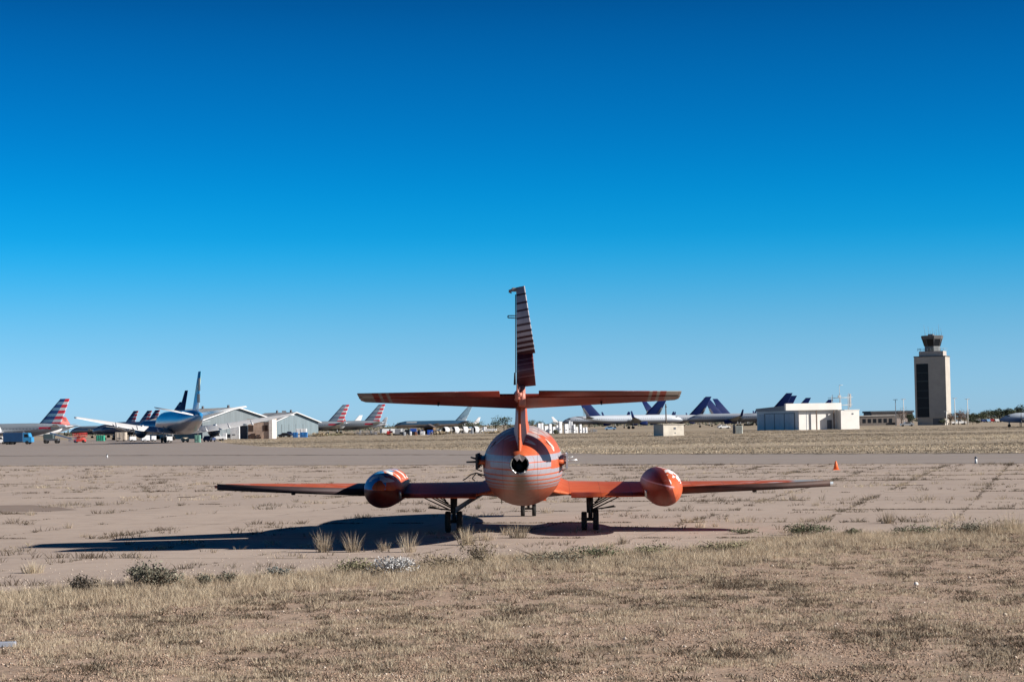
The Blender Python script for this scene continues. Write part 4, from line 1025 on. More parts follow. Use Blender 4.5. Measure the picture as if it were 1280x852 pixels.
# white low building with canopy
def white_building():
    D = 530; x0 = gx(999, D)
    WB = plain('white_wall_mat', (.74, .72, .69), .7, var=.12, scale=.3)
    t = thing('white_building', 'low white airfield building with sliding doors on its left side and a deep white fascia', 'building', (x0, D, 0), R(15))
    DOOR = plain('grey_door_panel_mat', (.50, .54, .58), .6, var=.15, scale=.8)
    hall = mb(); hall.box(0, 11.6, 0, 30, 0, 5.3); hl = hall.build('hall', WB, t)
    mm = mb(); mm.box(-.10, -.004, 24.5, 28.6, .1, 4.5)
    for k in range(7): mm.box(-.13, -.10, 24.6, 28.5, .5+k*.58, .56+k*.58)
    mm.build('panel_door', DOOR, hl)
    for k in range(3):
        mm = mb(); a = 3.0+k*7.0; mm.box(-.10, -.004, a, a+6.8, .1, 4.5); mm.box(-.14, -.10, a+3.3, a+3.45, .1, 4.5); mm.build('sliding_door', DOOR, hl)
    mm = mb(); mm.box(-.2, -.003, 2.6, 24.2, 4.52, 4.70)
    for k in range(4): mm.box(-.18, -.003, 2.7+k*7.0, 2.95+k*7.0, 0, 4.5)
    mm.build('door_rail', DGREY, hl)
    mm = mb(); q = [(-.25, -.2), (11.7, -.2), (11.7, 30.2), (-.25, 30.2)]; zt = [7.0, 7.0, 6.1, 6.1]
    mm.add([(a, b_, 5.303) for a, b_ in q]+[(a, b_, z) for (a, b_), z in zip(q, zt)], [(3, 2, 1, 0), (4, 5, 6, 7), (0, 1, 5, 4), (1, 2, 6, 5), (2, 3, 7, 6), (3, 0, 4, 7)])
    mm.build('sloped_roof', plain('roof_grey_mat', (.36, .35, .35), .8), t)
    mm = mb(); mm.box(-4.3, 12.0, -1.3, -.203, 5.35, 7.2); cn = mm.build('canopy_fascia', WB, t)
    mm = mb(); mm.box(8.2, 9.6, -.09, -.004, .1, 2.6); mm.build('door', DGREY, hl)
    mm = mb(); mm.box(2.2, 2.32, -.06, -.003, 0, 5.0); mm.box(3.4, 3.52, -.06, -.003, 0, 5.0); mm.build('wall_joint', DOOR, hl)
    mm = mb(); mm.box(11.0, 16.4, -3.0, -.01, 0, 5.1); mm.box(11.603, 16.4, -.01, 7, 0, 5.1); rb_ = mm.build('end_block', WB, t)
    mm = mb(); mm.box(14.2, 14.7, -3.07, -3.003, 4.0, 4.35); mm.build('vent', DGREY, rb_)
    mm = mb(); mm.box(12.01, 16.5, -3.1, 7.1, 5.103, 5.3); mm.build('roof_edge', WB, rb_)
    for px_ in (4.6, 9.7):
        mm = mb(); mm.box(px_, px_+.28, -1.1, -.82, 0, 5.347); mm.build('canopy_post', plain('post_brown_mat', (.14, .10, .08), .7), t)
    s = 1.0
    # aerial frame on the roof of the end block
    AM = plain('aerial_mat', (.45, .45, .45), .5); mm = mb()
    for k in range(6): mm.tube((10.2+k*1.2, 1+(k % 2)*2, 5.3), (10.2+k*1.2, 1+(k % 2)*2, 9.1+(k % 3)*.4), .09, .06, 5)
    for z in (6.6, 8.6): mm.tube((10, 1, z), (16.4, 1, z+.1), .06, n=5); mm.tube((10, 3, z), (16.4, 3, z), .06, n=5)
    mm.tube((13, 2, 5.3), (13, 2, 12), .09, .06, 5); mm.tube((12.9, 2, 12), (14, 2, 12.1), .06, n=5); mm.box(12.6, 13.4, 1.8, 2.2, 8.7, 9.3); mm.box(15.6, 16, 1, 1.4, 6, 9.6)
    mm.build('roof_aerial', AM, t)
white_building()
# concrete hut with pole
x0 = gx(818, 395); x1 = gx(857, 395)
ht = thing('concrete_hut', 'small windowless concrete hut with white sunlit side standing alone in the field', 'hut', ((x0+x1)/2, 398, 0), R(24))
HW = plain('hut_wall_mat', (.55, .51, .44), .85, var=.25, scale=.8)
mb().box(-2.35, 2.35, -2.1, 2.1, 0, 2.25).build('wall', HW, ht); mb().box(-2.5, 2.5, -2.25, 2.25, 2.253, 2.42).build('roof', plain('hut_roof_mat', (.40, .36, .31), .9), ht)
mm = mb(); mm.box(.0, .5, -2.14, -2.103, 1.3, 1.75); mm.box(.2, .45, -2.14, -2.103, .45, .7); mm.build('vent', DGREY, ht)
pl_ = mb(); pl_.tube((0, 0, 0), (0, 0, 6.6), .16, .11, 8); pl_.box(-.2, .2, -.15, .15, 5.9, 6.1)
tag(pl_.build('wooden_pole', plain('pole_wood_mat', (.10, .075, .06), .9), None, (gx(833, 405), 405, 0)), 'short brown wooden pole rising behind the concrete hut', 'pole')
mm = mb(); mm.bbox(-.75, .75, -.6, .6, 0, 1.75, .06); t_ = thing('utility_box', 'pale utility cabinet in the field left of the white building', 'cabinet', (gx(924, 430), 430, 0), R(-10))
mm.build('housing', plain('util_mat', (.42, .44, .40), .7), t_); mb().box(-1.35, -.85, -.3, .3, 0, 2.0).build('meter_post', DGREY, t_)
# hangars
def hangar(px, D, wid, ht_, peak, depth, label, yaw, wallc=(.115, .14, .155)):
    t = thing('hangar', label, 'hangar', (gx(px, D), D, 0), yaw)
    mt, n = base_mat('corrugated_wall_mat_%d' % px, .5, .3); x = n.xyz(n.obj())
    f = n.noise(n.mapping(n.obj(), (1.2, 1, .05)), 1.5, 4, .6); rib = n.math('FRACT', n.math('MULTIPLY', x[0], 1.1))
    c = n.mix(n.step(f, .3, .7), wallc, tuple(q*1.35 for q in wallc)); n.color(n.mix(n.math('MULTIPLY', n.math('LESS_THAN', rib, .15), .4), c, (.14, .16, .18)))
    w2_ = wid/2
    mm = mb(); fr = [(-w2_, 0, 0), (w2_, 0, 0), (w2_, 0, ht_), (0, 0, peak), (-w2_, 0, ht_)]; mm.loft([fr, [(a, depth, c_) for a, b_, c_ in fr]], smooth=False); wl_ = mm.build('wall', mt, t)
    for s in (-1, 1):
        mm = mb(); e = .9; k = (peak-ht_)/w2_
        q = [(0, -.8, peak+.05), (s*(w2_+e), -.8, ht_-k*e+.05), (s*(w2_+e), depth+.5, ht_-k*e+.05), (0, depth+.5, peak+.05)]
        mm.loft([q, [(a, b_, c_+.22) for a, b_, c_ in q]], smooth=False); rf = mm.build('roof', plain('roof_metal_mat', (.62, .62, .60), .65, 0, var=.3, scale=.4), t)
        if s < 0:
            for kk in range(3):
                u = .25+.2*kk; mm = mb(); zz = peak-(peak-ht_)*u+.29; xx = -w2_*u
                mm.add([(xx-.1, 4+kk*7, zz), (xx-2.6, 4+kk*7, zz-2.5*k), (xx-2.6, 9+kk*7, zz-2.5*k), (xx-.1, 9+kk*7, zz)], [(0, 1, 2, 3)]); mm.build('skylight', DGREY, rf)
        mm = mb(); mm.loft([[(0, -.95, peak-.02), (s*(w2_+e), -.95, ht_-k*e-.02), (s*(w2_+e), -.95, ht_-k*e+.32), (0, -.95, peak+.32)], [(0, -.805, peak-.02), (s*(w2_+e), -.805, ht_-k*e-.02), (s*(w2_+e), -.805, ht_-k*e+.32), (0, -.805, peak+.32)]], smooth=False); mm.build('barge_board', WHITE, rf)
    for kk in range(4):
        mm = mb(); a = -w2_*.62+kk*w2_*.31; mm.box(a, a+w2_*.30, -.12, -.01, 0, ht_*.86); mm.build('sliding_door', mt, t)
    mm = mb(); mm.tube((0, depth*.15, peak), (0, depth*.15, peak+1.1), .5, .4, 8); mm.tube((0, depth*.6, peak), (0, depth*.6, peak+1.1), .5, .4, 8); mm.build('roof_vent', DGREY, t)
    return t
hangar(297, 640, 25, 5.9, 9.8, 44, 'large gabled metal hangar behind the right wing of the teal widebody', R(34))
hangar(370, 700, 17.5, 5.0, 8.4, 28, 'second smaller gabled hangar with pale doors and blue bins in front', R(30), (.14, .185, .21))
# derelict pinkish building
xd = gx(310, 560); t = thing('derelict_building', 'derelict pinkish building with two dark openings in front of the large hangar', 'building', (xd, 560, 0), R(-6))
PK = plain('pink_plaster_mat', (.55, .40, .31), .9, var=.4, scale=.7); w_ = mb(); w_.box(0, 6.2, 0, 5, 0, 4.9); wl_ = w_.build('wall', PK, t)
BRW = plain('brown_opening_mat', (.07, .04, .03), .9)
for a in (.1, 4.3): 
    m_ = mb(); m_.box(a+.1, a+1.5, -.06, -.003, 2.2, 3.9); m_.build('window', BRW, wl_)
m_ = mb(); m_.box(1.0, 2.2, -.3, -.003, 0, 1.6); m_.box(2.6, 3.6, -.4, -.003, .9, 1.2); m_.box(2.8, 3.9, -.6, -.01, 0, .7); m_.box(.1, .9, -.5, -.01, 0, 1.1); m_.build('rubbish', BRW, wl_)
mb().box(6.203, 7.2, -.3, 5, 0, 5.6).build('chimney_block', plain('white_block_mat', (.72, .66, .62), .8), t)
mb().box(-.2, 7.3, -.35, 5.2, 5.603, 5.75).build('roof', PK, t)
# white trailer, machinery
def simple_box(name, label, cat, px0, px1, D, h, mat, dep=2.4, ribs=0, yaw=0, group=None, legs=False):
    a, b_ = gx(px0, D), gx(px1, D); w2_ = (b_-a)/2
    t = thing(name, label, cat, ((a+b_)/2, D+dep/2, 0), yaw, group); z0 = .35 if legs else 0
    m_ = mb(); m_.bbox(-w2_, w2_, -dep/2, dep/2, z0, h, min(.06, w2_*.2))
    for k in range(ribs):
        x_ = -w2_+(k+.5)*2*w2_/ribs; m_.box(x_-.05, x_+.05, -dep/2-.06, -dep/2+.01, z0+.1, h-.1)
    m_.build('body', mat, t)
    m_ = mb(); m_.box(-w2_*.6, w2_*.1, -dep/2-.08, -dep/2-.061 if ribs else -dep/2-.002, h*.3, h*.38); m_.build('latch_bar', DGREY, t)
    if legs:
        for s in (-1, 1):
            m_ = mb(); m_.wheel((s*w2_*.6, -dep/2+.3, .35), .35, .25, 12, 'y'); m_.build('wheel', TYRE, t)
    return t
simple_box('white_container', 'white ribbed container left of the derelict pinkish building', 'container', 288, 299.5, 575, 3.7, WHITE, 2.6, 8)
simple_box('machinery_crate', 'dark machinery stack between the white container and the derelict building', 'machinery', 300, 309, 565, 3.9, DGREY, 2.6, 3)
simple_box('white_crate', 'small white crate on the ground under the right wing of the teal widebody', 'crate', 278, 283, 570, 1.8, WHITE, 1.2)
simple_box('green_dumpster', 'green container standing beneath the dark blue airliner nose', 'container', 120, 130, 600, 1.75, plain('green_mat', (.03, .30, .20), .6), 1.8, 4)
simple_box('beige_trailer', 'beige box trailer under the left wing of the teal widebody', 'trailer', 144, 157, 560, 2.6, plain('beige_mat', (.52, .45, .38), .7), 2.4, 3, legs=True)
simple_box('teal_crate', 'small teal crate under the tail of the teal widebody', 'crate', 243, 250, 450, 1.7, plain('tealc_mat', (.14, .30, .25), .7), 1.4, 2)
for i, (a, b_, D, h, lab) in enumerate(((161, 169, 540, 1.4, 'first white equipment cart right of the beige trailer'), (176, 186, 520, 1.7, 'larger white equipment cart under the teal widebody wing root'), (188, 194, 530, 1.5, 'narrow white equipment cart next to the landing gear'), (207, 214, 480, 1.4, 'white equipment cart right behind the widebody wheels'), (226, 235, 470, 1.1, 'low cream equipment cart below the grey belly of the widebody'))):
    simple_box('equipment_cart', lab, 'cart', a, b_, D, h, WHITE if i < 4 else plain('cream_mat', (.6, .55, .45), .7), 1.8, 0, yaw=R(18), legs=True, group='white carts under the teal widebody')
simple_box('white_storage_box', 'white site office behind the blue bins at the second hangar', 'site office', 369.5, 383, 640, 2.7, WHITE, 2.4, 3)
for a, b_, lab in ((366, 372, 'left blue bin in front of the white site office'), (375, 384, 'right wider blue bin in front of the white site office')):
    simple_box('blue_bin', lab, 'bin', a, b_, 610, 1.6, plain('bin_blue_mat', (.02, .16, .45), .6), 1.4, 2, group='blue bins at the second hangar')
# row of white cabinets
g = random.Random(8)
YAW = R(28)
CB = [(672, 675.6, 528.8), (676, 679, 528.5), (680.2, 685.2, 532), (686, 689.5, 529.5), (690.5, 694, 533), (695, 697.5, 531), (698.5, 702.4, 527.5), (705.5, 710.6, 529.5), (711, 713.2, 526), (713.8, 715.4, 526.5), (716.5, 719, 530), (719.6, 722, 533), (724, 727, 530), (728, 730.4, 534), (731.4, 734, 533.5)]
ORD = ['first', 'second', 'third', 'fourth', 'fifth', 'sixth', 'seventh', 'eighth', 'ninth', 'tenth', 'eleventh', 'twelfth', 'thirteenth', 'fourteenth', 'fifteenth']
for i, (a, b_, top) in enumerate(CB):
    D = 585+g.uniform(-8, 8); h = CH+(hor(a)-top)*D/F
    simple_box('white_cabinet', '%s upright white cabinet from the left in the row right of the orange fuselage' % ORD[i], 'cabinet', a, b_, D, h, WHITE, .8, 0, yaw=R(22), group='white cabinets right of the jet')
# terminal
t = thing('terminal_building', 'low flat roofed terminal building left of the control tower', 'building', (gx(1078, 760), 765, 0), R(4))
TW = plain('terminal_wall_mat', (.15, .13, .12), .85, var=.2)
mb().box(0, 14, 0, 12, 0, 3.6).build('low_wing', TW, t); mb().box(5.0, 21.5, 1.5, 14, 0, 4.9).build('main_block', TW, t)
mb().box(4.6, 22, 1.1, 14.4, 4.903, 5.6).build('roof', plain('terminal_roof_mat', (.055, .06, .07), .7), t); mb().box(-.3, 14.3, -.3, 1.097, 3.603, 3.95).build('roof_edge', plain('term_edge_mat', (.4, .38, .36), .8), t)
for k in range(6):
    mb().box(1+k*2.1, 2.3+k*2.1, -.05, -.003, 1.0, 2.6).build('window', BLACKG, t)
mb().box(14.2, 20, -1.5, -1.2, 0, 2.6).build('garden_wall', plain('beige_wall_mat', (.36, .30, .27), .85), t)
# lamp poles
lp0 = None
for px_, D, h, lab in ((1120, 700, 9.3, 'slim pale mast left of the control tower, farther from it'), (1130, 690, 9.3, 'slim pale mast left of the control tower, nearer to it'), (1194, 680, 9.2, 'slim pale mast just right of the control tower'), (1210, 670, 8.8, 'thicker white mast beside the bare brown bushes'), (1183.4, 640, 4.6, 'short pale post in front of the right corner of the tower')):
    t = thing('mast', lab, 'mast', (gx(px_, D), D, 0), 0, 'pale masts round the control tower')
    m_ = mb(); m_.tube((0, 0, 0), (0, 0, h), .17, .11, 8); m_.build('pole', plain('mast_white_mat', (.66, .66, .64), .6), t)
    m_ = mb(); m_.tube((-.6, 0, h), (.6, 0, h+.1), .09, n=6); m_.bbox(-.8, -.4, -.15, .15, h-.05, h+.12, .02); m_.bbox(.4, .8, -.15, .15, h-.05, h+.12, .02); m_.build('lamp_head', LGREY, t)
# floodlight
t = thing('floodlight_trailer', 'dark floodlight on a short mast near the widebody tail', 'floodlight', (gx(272, 545), 545, 0))
m_ = mb(); m_.tube((0, 0, .3), (0, 0, 3.2), .12, .09, 8); m_.box(-.7, .7, -.9, .9, .3, .9); m_.build('mast', DGREY, t); mb().bbox(-.75, .75, -.3, .3, 2.9, 4.2, .1).build('lamp_head', DGREY, t)
# traffic cone + edge markers
c = G(1045, 587); t = thing('traffic_cone', 'orange traffic cone standing alone on the apron near the taxiway', 'traffic cone', (c.x, c.y, .004))
CO = plain('cone_orange_mat', (.85, .16, .04), .5, var=.15)
mb().loft([[(r*math.cos(i*.3927), r*math.sin(i*.3927), z) for i in range(16)] for r, z in ((.155, .03), (.07, .40), (.045, .50))]).build('cone', CO, t); mb().bbox(-.21, .21, -.21, .21, 0, .03, .02).build('base', CO, t)
for px_, py_, lab in ((134, 572, 'small white and black edge marker on the left taxiway'), (1220, 579, 'small white and black edge marker on the right of the taxiway')):
    c = G(px_, py_); t = thing('edge_marker', lab, 'marker post', (c.x, c.y, .01), 0, 'taxiway edge markers')
    mb().tube((0, 0, 0), (0, 0, .30), .09, .07, 10).build('post', WHITE, t); mb().tube((0, 0, .301), (0, 0, .42), .1, .06, 10).build('lamp', DGREY, t)
# ================================================================== vehicles
def vehicle(name, label, cat, kind, mat, loc, yaw, group=None):
    t = thing(name, label, cat, loc, yaw, group)         # nose along +x
    if kind == 'car': L, Wd, prof = 4.5, 1.8, [(-2.2, .35), (-2.25, .85), (-1.7, 1.0), (-1.2, 1.42), (.5, 1.45), (1.1, .98), (2.1, .85), (2.25, .4)]
    elif kind == 'pickup': L, Wd, prof = 5.4, 1.95, [(-2.7, .5), (-2.7, 1.15), (-.6, 1.15), (-.55, 1.82), (.7, 1.85), (1.3, 1.2), (2.6, 1.1), (2.7, .5)]
    elif kind == 'van': L, Wd, prof = 5.0, 1.95, [(-2.5, .4), (-2.5, 1.95), (-2.3, 2.1), (1.2, 2.1), (1.9, 1.3), (2.5, 1.1), (2.55, .45)]
    h2 = Wd/2
    m_ = mb(); a = [(x, -h2, z) for x, z in prof]; b_ = [(x, h2, z) for x, z in prof]
    m_.loft([a, b_], smooth=False); bd = m_.build('body', mat, t)
    wp_ = {'car': [(-1.15, 1.0), (-.95, 1.36), (.4, 1.38), (.85, 1.0)], 'pickup': [(-.4, 1.22), (-.38, 1.75), (.62, 1.77), (1.0, 1.22)], 'van': [(.3, 1.3), (.3, 1.9), (1.15, 1.9), (1.6, 1.3)]}[kind]
    for s in (-1, 1):
        m_ = mb(); m_.loft([[(x, s*(h2+.01), z) for x, z in wp_], [(x, s*(h2-.02), z) for x, z in wp_]], smooth=False); m_.build('window', BLACKG, bd)
    for sx in (-.31, .31):
        for s in (-1, 1): mb().wheel((L*sx, s*(h2-.08), .33), .33, .22, 14, 'y').build('wheel', TYRE, t)
    return t
PT = {k: plain('car_%s_mat' % k, v, .35, var=.1, coat=.5) for k, v in dict(white=(.7, .7, .7), black=(.02, .02, .025), blue=(.02, .07, .35), silver=(.40, .41, .43), red=(.40, .03, .03), lightblue=(.20, .35, .55), navy=(.03, .05, .14)).items()}
VG = 'cars and vans in the junk yard'
for px_, D, kind, colr, yaw, lab in (
 (488, 720, 'pickup', 'white', 10, 'white pickup at the left end of the junk yard'), (495, 690, 'car', 'silver', 160, 'silver car next to the white pickup in the junk yard'),
 (506, 660, 'pickup', 'white', 20, 'white pickup with dark grille before the airliner nose'), (517, 640, 'van', 'blue', 90, 'deep blue van left of the brown shed'),
 (549, 690, 'car', 'lightblue', 175, 'pale blue car right of the brown shed'), (499.5, 640, 'van', 'silver', 80, 'greenish silver van seen end on in the junk yard'),
 (545.5, 640, 'car', 'black', 100, 'dark car beside the brown shed'), (356, 640, 'car', 'black', 170, 'black car left of the blue bins'), (361, 650, 'pickup', 'navy', 5, 'navy pickup touching the blue bins'),
 (285, 590, 'car', 'black', 175, 'black car in front of the white container'), (269, 500, 'pickup', 'silver', 30, 'silver pickup beside the widebody tail'), (262, 470, 'car', 'navy', 80, 'dark car at the foot of the widebody tail'),
 (-3, 520, 'van', 'white', 5, 'white van cut by the left picture edge behind the blue truck'),
 (763, 760, 'car', 'lightblue', 0, 'blue and white car under the navy finned airliner'), (905, 700, 'car', 'white', 10, 'white car beneath the airliners left of the utility cabinet'),
 (1134, 640, 'car', 'silver', 175, 'silver car in front of the dark bush by the tower'), (1198, 700, 'pickup', 'white', 5, 'white pickup behind the bare bushes right of the tower')):
    vehicle('car' if kind == 'car' else kind, lab, kind, kind, PT[colr], (gx(px_, D), D, 0), R(yaw), VG if 484 < px_ < 556 else None)
for i, (px_, colr, lab) in enumerate(((1223, 'silver', 'leftmost'), (1228.5, 'navy', 'second'), (1234, 'lightblue', 'third'), (1240, 'red', 'fourth'), (1245.5, 'white', 'fifth'), (1251, 'black', 'rightmost'))):
    vehicle('car', '%s of the cars parked below the trees on the far right' % lab, 'car', 'car', PT[colr], (gx(px_, 900), 900, 0), R(10*(i % 3)+80), 'cars parked below the trees')
# box truck
D = 497; t = thing('box_truck', 'blue box truck with lighter cab parked at the far left', 'truck', (gx(23, D), D, 0), R(-4))
TBm = plain('truck_blue_mat', (.012, .06, .16), .5, var=.2); TCm = plain('cab_blue_mat', (.04, .25, .50), .45, var=.2)
mb().bbox(-3.6, 1.5, -1.2, 1.2, .75, 3.0, .05).build('cargo_box', TBm, t)
m_ = mb(); prof = [(1.55, .6), (1.55, 2.9), (2.9, 2.85), (3.25, 1.9), (3.7, 1.75), (3.75, .55)]; m_.loft([[(a, -1.15, b_) for a, b_ in prof], [(a, 1.15, b_) for a, b_ in prof]], smooth=False); cb_ = m_.build('cab', TCm, t)
m_ = mb(); m_.loft([[(1.9, -1.17, 1.8), (1.9, -1.17, 2.6), (2.75, -1.17, 2.6), (3.0, -1.17, 1.8)], [(1.9, -1.14, 1.8), (1.9, -1.14, 2.6), (2.75, -1.14, 2.6), (3.0, -1.14, 1.8)]], smooth=False); m_.build('window', BLACKG, cb_)
mb().box(-3.5, 3.4, -.9, .9, .5, .75).build('chassis', DGREY, t)
for x_ in (-2.6, -1.4, 2.6):
    for s in (-1, 1): mb().wheel((x_, s*1.0, .5), .5, .3, 16, 'y').build('wheel', TYRE, t)
# boom lift
t = thing('boom_lift', 'dark boom lift with its arm lowered to the right, right of the blue truck', 'boom lift', (gx(65, 515), 515, 0))
mb().bbox(-2.0, 1.9, -1.1, 1.1, .7, 1.25, .05).build('chassis', DGREY, t); mb().bbox(-2.1, .6, -1.0, 1.0, 1.253, 2.5, .15).build('turntable', plain('lift_dark_mat', (.05, .08, .09), .6), t)
m_ = mb(); m_.loft([[(-.5, -.2, 2.5), (-.5, .2, 2.5), (-.5, .2, 2.95), (-.5, -.2, 2.95)], [(5.2, -.15, 1.0), (5.2, .15, 1.0), (5.2, .15, 1.3), (5.2, -.15, 1.3)]], smooth=False); bm_ = m_.build('boom', plain('boom_blue_mat', (.08, .14, .25), .5), t)
m_ = mb()
for a in (4.6, 6.2): 
    for s in (-.7, .7): m_.tube((a, s, .4), (a, s, 1.5), .05, n=5)
for z in (.9, 1.5): m_.tube((4.6, -.7, z), (6.2, -.7, z), .05, n=5); m_.tube((4.6, .7, z), (6.2, .7, z), .05, n=5)
m_.box(4.6, 6.2, -.7, .7, .38, .45); m_.build('basket', plain('basket_mat', (.03, .06, .18), .5), bm_)
for x_ in (-1.5, 1.4):
    for s in (-1, 1): mb().wheel((x_, s*1.0, .5), .5, .35, 16, 'y').build('wheel', TYRE, t)
# scissor lift
RD = plain('lift_red_mat', (.62, .05, .04), .5, var=.2)
t = thing('scissor_lift', 'red scissor lift right of the boom lift', 'scissor lift', (gx(100, 525), 525, 0))
mb().bbox(-1.5, 1.5, -.9, .9, .35, .9, .05).build('chassis', RD, t)
m_ = mb()
for k in range(2):
    z = .9+k*.32
    for s in (-.7, .7): m_.tube((-1.3, s, z), (1.3, s, z+.32), .05, n=5); m_.tube((1.3, s, z), (-1.3, s, z+.32), .05, n=5)
m_.build('scissor_arm', RD, t); m_ = mb(); m_.box(-1.7, 1.7, -.85, .85, 1.56, 1.68)
for z in (2.1, 2.6): 
    for s in (-.85, .85): m_.tube((-1.7, s, z), (1.7, s, z), .06, n=5)
    for a in (-1.7, 1.7): m_.tube((a, -.85, z), (a, .85, z), .06, n=5)
for k in range(6):
    for s in (-.85, .85): m_.tube((-1.7+k*.68, s, 1.68), (-1.7+k*.68, s, 2.6), .06, n=5)
m_.build('platform', RD, t)
for x_ in (-1.1, 1.1):
    for s in (-1, 1): mb().wheel((x_, s*.85, .35), .35, .25, 14, 'y').build('wheel', TYRE, t)
# loose jet engines in the junk yard
def loose_engine(px_, D, yaw, label):
    t = thing('jet_engine', label, 'jet engine', (gx(px_, D), D, 0), yaw, 'removed jet engines lying in the junk yard')
    m_ = mb(); m_.lathe_y([(1.9, 1.0, 1.35), (1.8, 1.12, 1.35), (1.2, 1.16, 1.35), (.1, 1.05, 1.35), (.3, .98, 1.35)], 22, cap0=False); nc = m_.build('nacelle', WHITE, t)
    mb().lathe_y([(.35, .8, 1.35), (-.4, .62, 1.35), (-1.2, .66, 1.35), (-1.9, .4, 1.35), (-2.3, .15, 1.35)], 16).build('core', plain('engine_core_mat', (.22, .21, .20), .5, .4, var=.6, scale=2), t)
    mb().lathe_y([(1.5, .98, 1.35), (1.7, .1, 1.35)], 18).build('fan', BLACKG, nc)
    m_ = mb()
    for s in (-.7, .7):
        m_.box(s-.08, s+.08, -1.6, 1.6, .12, .24)
        for y_ in (-1.0, 1.0): m_.tube((s, y_, .2), (s*.6, y_, .9), .06, n=5)
    m_.build('stand', DGREY, t)
loose_engine(560, 640, R(133), 'leftmost loose jet engine with dark intake, just right of the brown shed'); loose_engine(572.5, 650, R(128), 'middle loose jet engine with white nacelle ring'); loose_engine(597, 655, R(135), 'rightmost loose jet engine, nearest to the orange fuselage')
loose_engine(584, 665, R(120), 'stripped pale jet engine behind the middle one')
# shed
t = thing('brown_shed', 'small open brown shed with pitched roof in the junk yard', 'shed', (gx(536.5, 650), 652, 0), R(-8))
BS = plain('shed_wood_mat', (.20, .12, .07), .85)
m_ = mb(); m_.box(-1.75, -1.45, -2, 2, 0, 2.4); m_.box(1.45, 1.75, -2, 2, 0, 2.4); m_.box(-1.45, 1.45, 1.8, 2, 0, 2.4); m_.build('wall', BS, t)
m_ = mb(); q = [(-2.1, -2.3, 2.4), (0, -2.3, 3.5), (2.1, -2.3, 2.4), (0, -2.3, 3.2)]; m_.loft([q, [(a, 2.3, c_) for a, b_, c_ in q]], smooth=False); m_.loft([[(-1.6, -1.9, 2.4), (1.6, -1.9, 2.4), (0, -1.9, 3.2)], [(-1.6, -1.8, 2.4), (1.6, -1.8, 2.4), (0, -1.8, 3.2)]], smooth=False); m_.build('roof', plain('shed_roof_mat', (.12, .10, .10), .8), t)
simple_box('blue_crate', 'bright blue crate standing in the brown shed', 'crate', 534, 541, 646, 1.5, plain('bright_blue_mat', (.015, .10, .55), .5), 1.2, 2)
simple_box('white_tank', 'small white tank box in front of the brown shed', 'tank', 525.5, 531, 630, 1.2, WHITE, 1.2)
g = random.Random(12)
JK = [('silver', 'van', 484, 705, 30), ('white', 'van', 491, 665, 100), ('navy', 'car', 502.5, 700, 20), ('black', 'pickup', 510.5, 625, 170), ('white', 'car', 512.5, 690, 60), ('blue', 'car', 528, 700, 10), ('silver', 'car', 553, 665, 30), ('white', 'van', 566, 720, 80), ('black', 'car', 578, 700, 10), ('lightblue', 'van', 588, 740, 60), ('white', 'pickup', 603, 700, 20), ('red', 'car', 487.5, 640, 90)]
JL = ['silver van at the far left rear of the junk yard', 'white van between the left pickups of the junk yard', 'navy car behind the white pickup with dark grille', 'black pickup in front of the junk yard, left of the deep blue van', 'white car behind the black pickup', 'blue car behind the brown shed', 'silver car between the brown shed and the loose engines', 'white van behind the leftmost loose engine', 'black car behind the middle loose engine', 'pale blue van behind the stripped engine', 'white pickup at the right end behind the loose engines', 'small red car at the front left of the junk yard']
for (c_, kd, px_, D, yw), lab in zip(JK, JL): vehicle('car' if kd == 'car' else kd, lab, kd, kd, PT[c_], (gx(px_, D), D, 0), R(yw), VG)
CRL = ['low tan crate before the left vans of the junk yard', 'grey crate below the airliner nose', 'white crate left of the deep blue van', 'rusty crate right of the deep blue van', 'pale crate right of the shed', 'grey crate between the loose engines', 'white crate behind the rightmost loose engine', 'tall grey crate left of the rightmost loose engine']
for (px_, D, w__, h__, mt__), lab in zip(((489, 620, 3, .9, 'tan'), (505.5, 615, 3, 1.1, 'grey'), (513, 618, 2.5, 1.2, 'white'), (519.5, 622, 3, 1.0, 'rust'), (546, 622, 2.5, 1.2, 'pale'), (567, 680, 3, 2.2, 'grey'), (606, 690, 4, 2.2, 'white'), (590.5, 650, 2, 1.9, 'grey')), CRL):
    simple_box('crate', lab, 'crate', px_-w__/2, px_+w__/2, D, h__, {'tan': plain('tan_mat', (.35, .28, .2), .8), 'grey': LGREY, 'white': WHITE, 'rust': plain('rust_mat', (.22, .09, .05), .9), 'pale': plain('beige_mat', (.52, .45, .38), .7)}[mt__], 1.2, 2, yaw=R(12), group='crates in the junk yard')
simple_box('white_pallet_stack', 'long white crate row at the right end of the junk yard', 'crates', 608, 621, 660, 1.5, WHITE, 1.4, 5)
simple_box('grey_skip', 'low grey skip among the stripped engines', 'skip', 586, 592, 690, 2.0, LGREY, 2, 3)
simple_box('tan_crate', 'tan crate at the left of the junk yard', 'crate', 522, 525, 655, 2.2, plain('tan_mat', (.35, .28, .2), .8), 1.4)
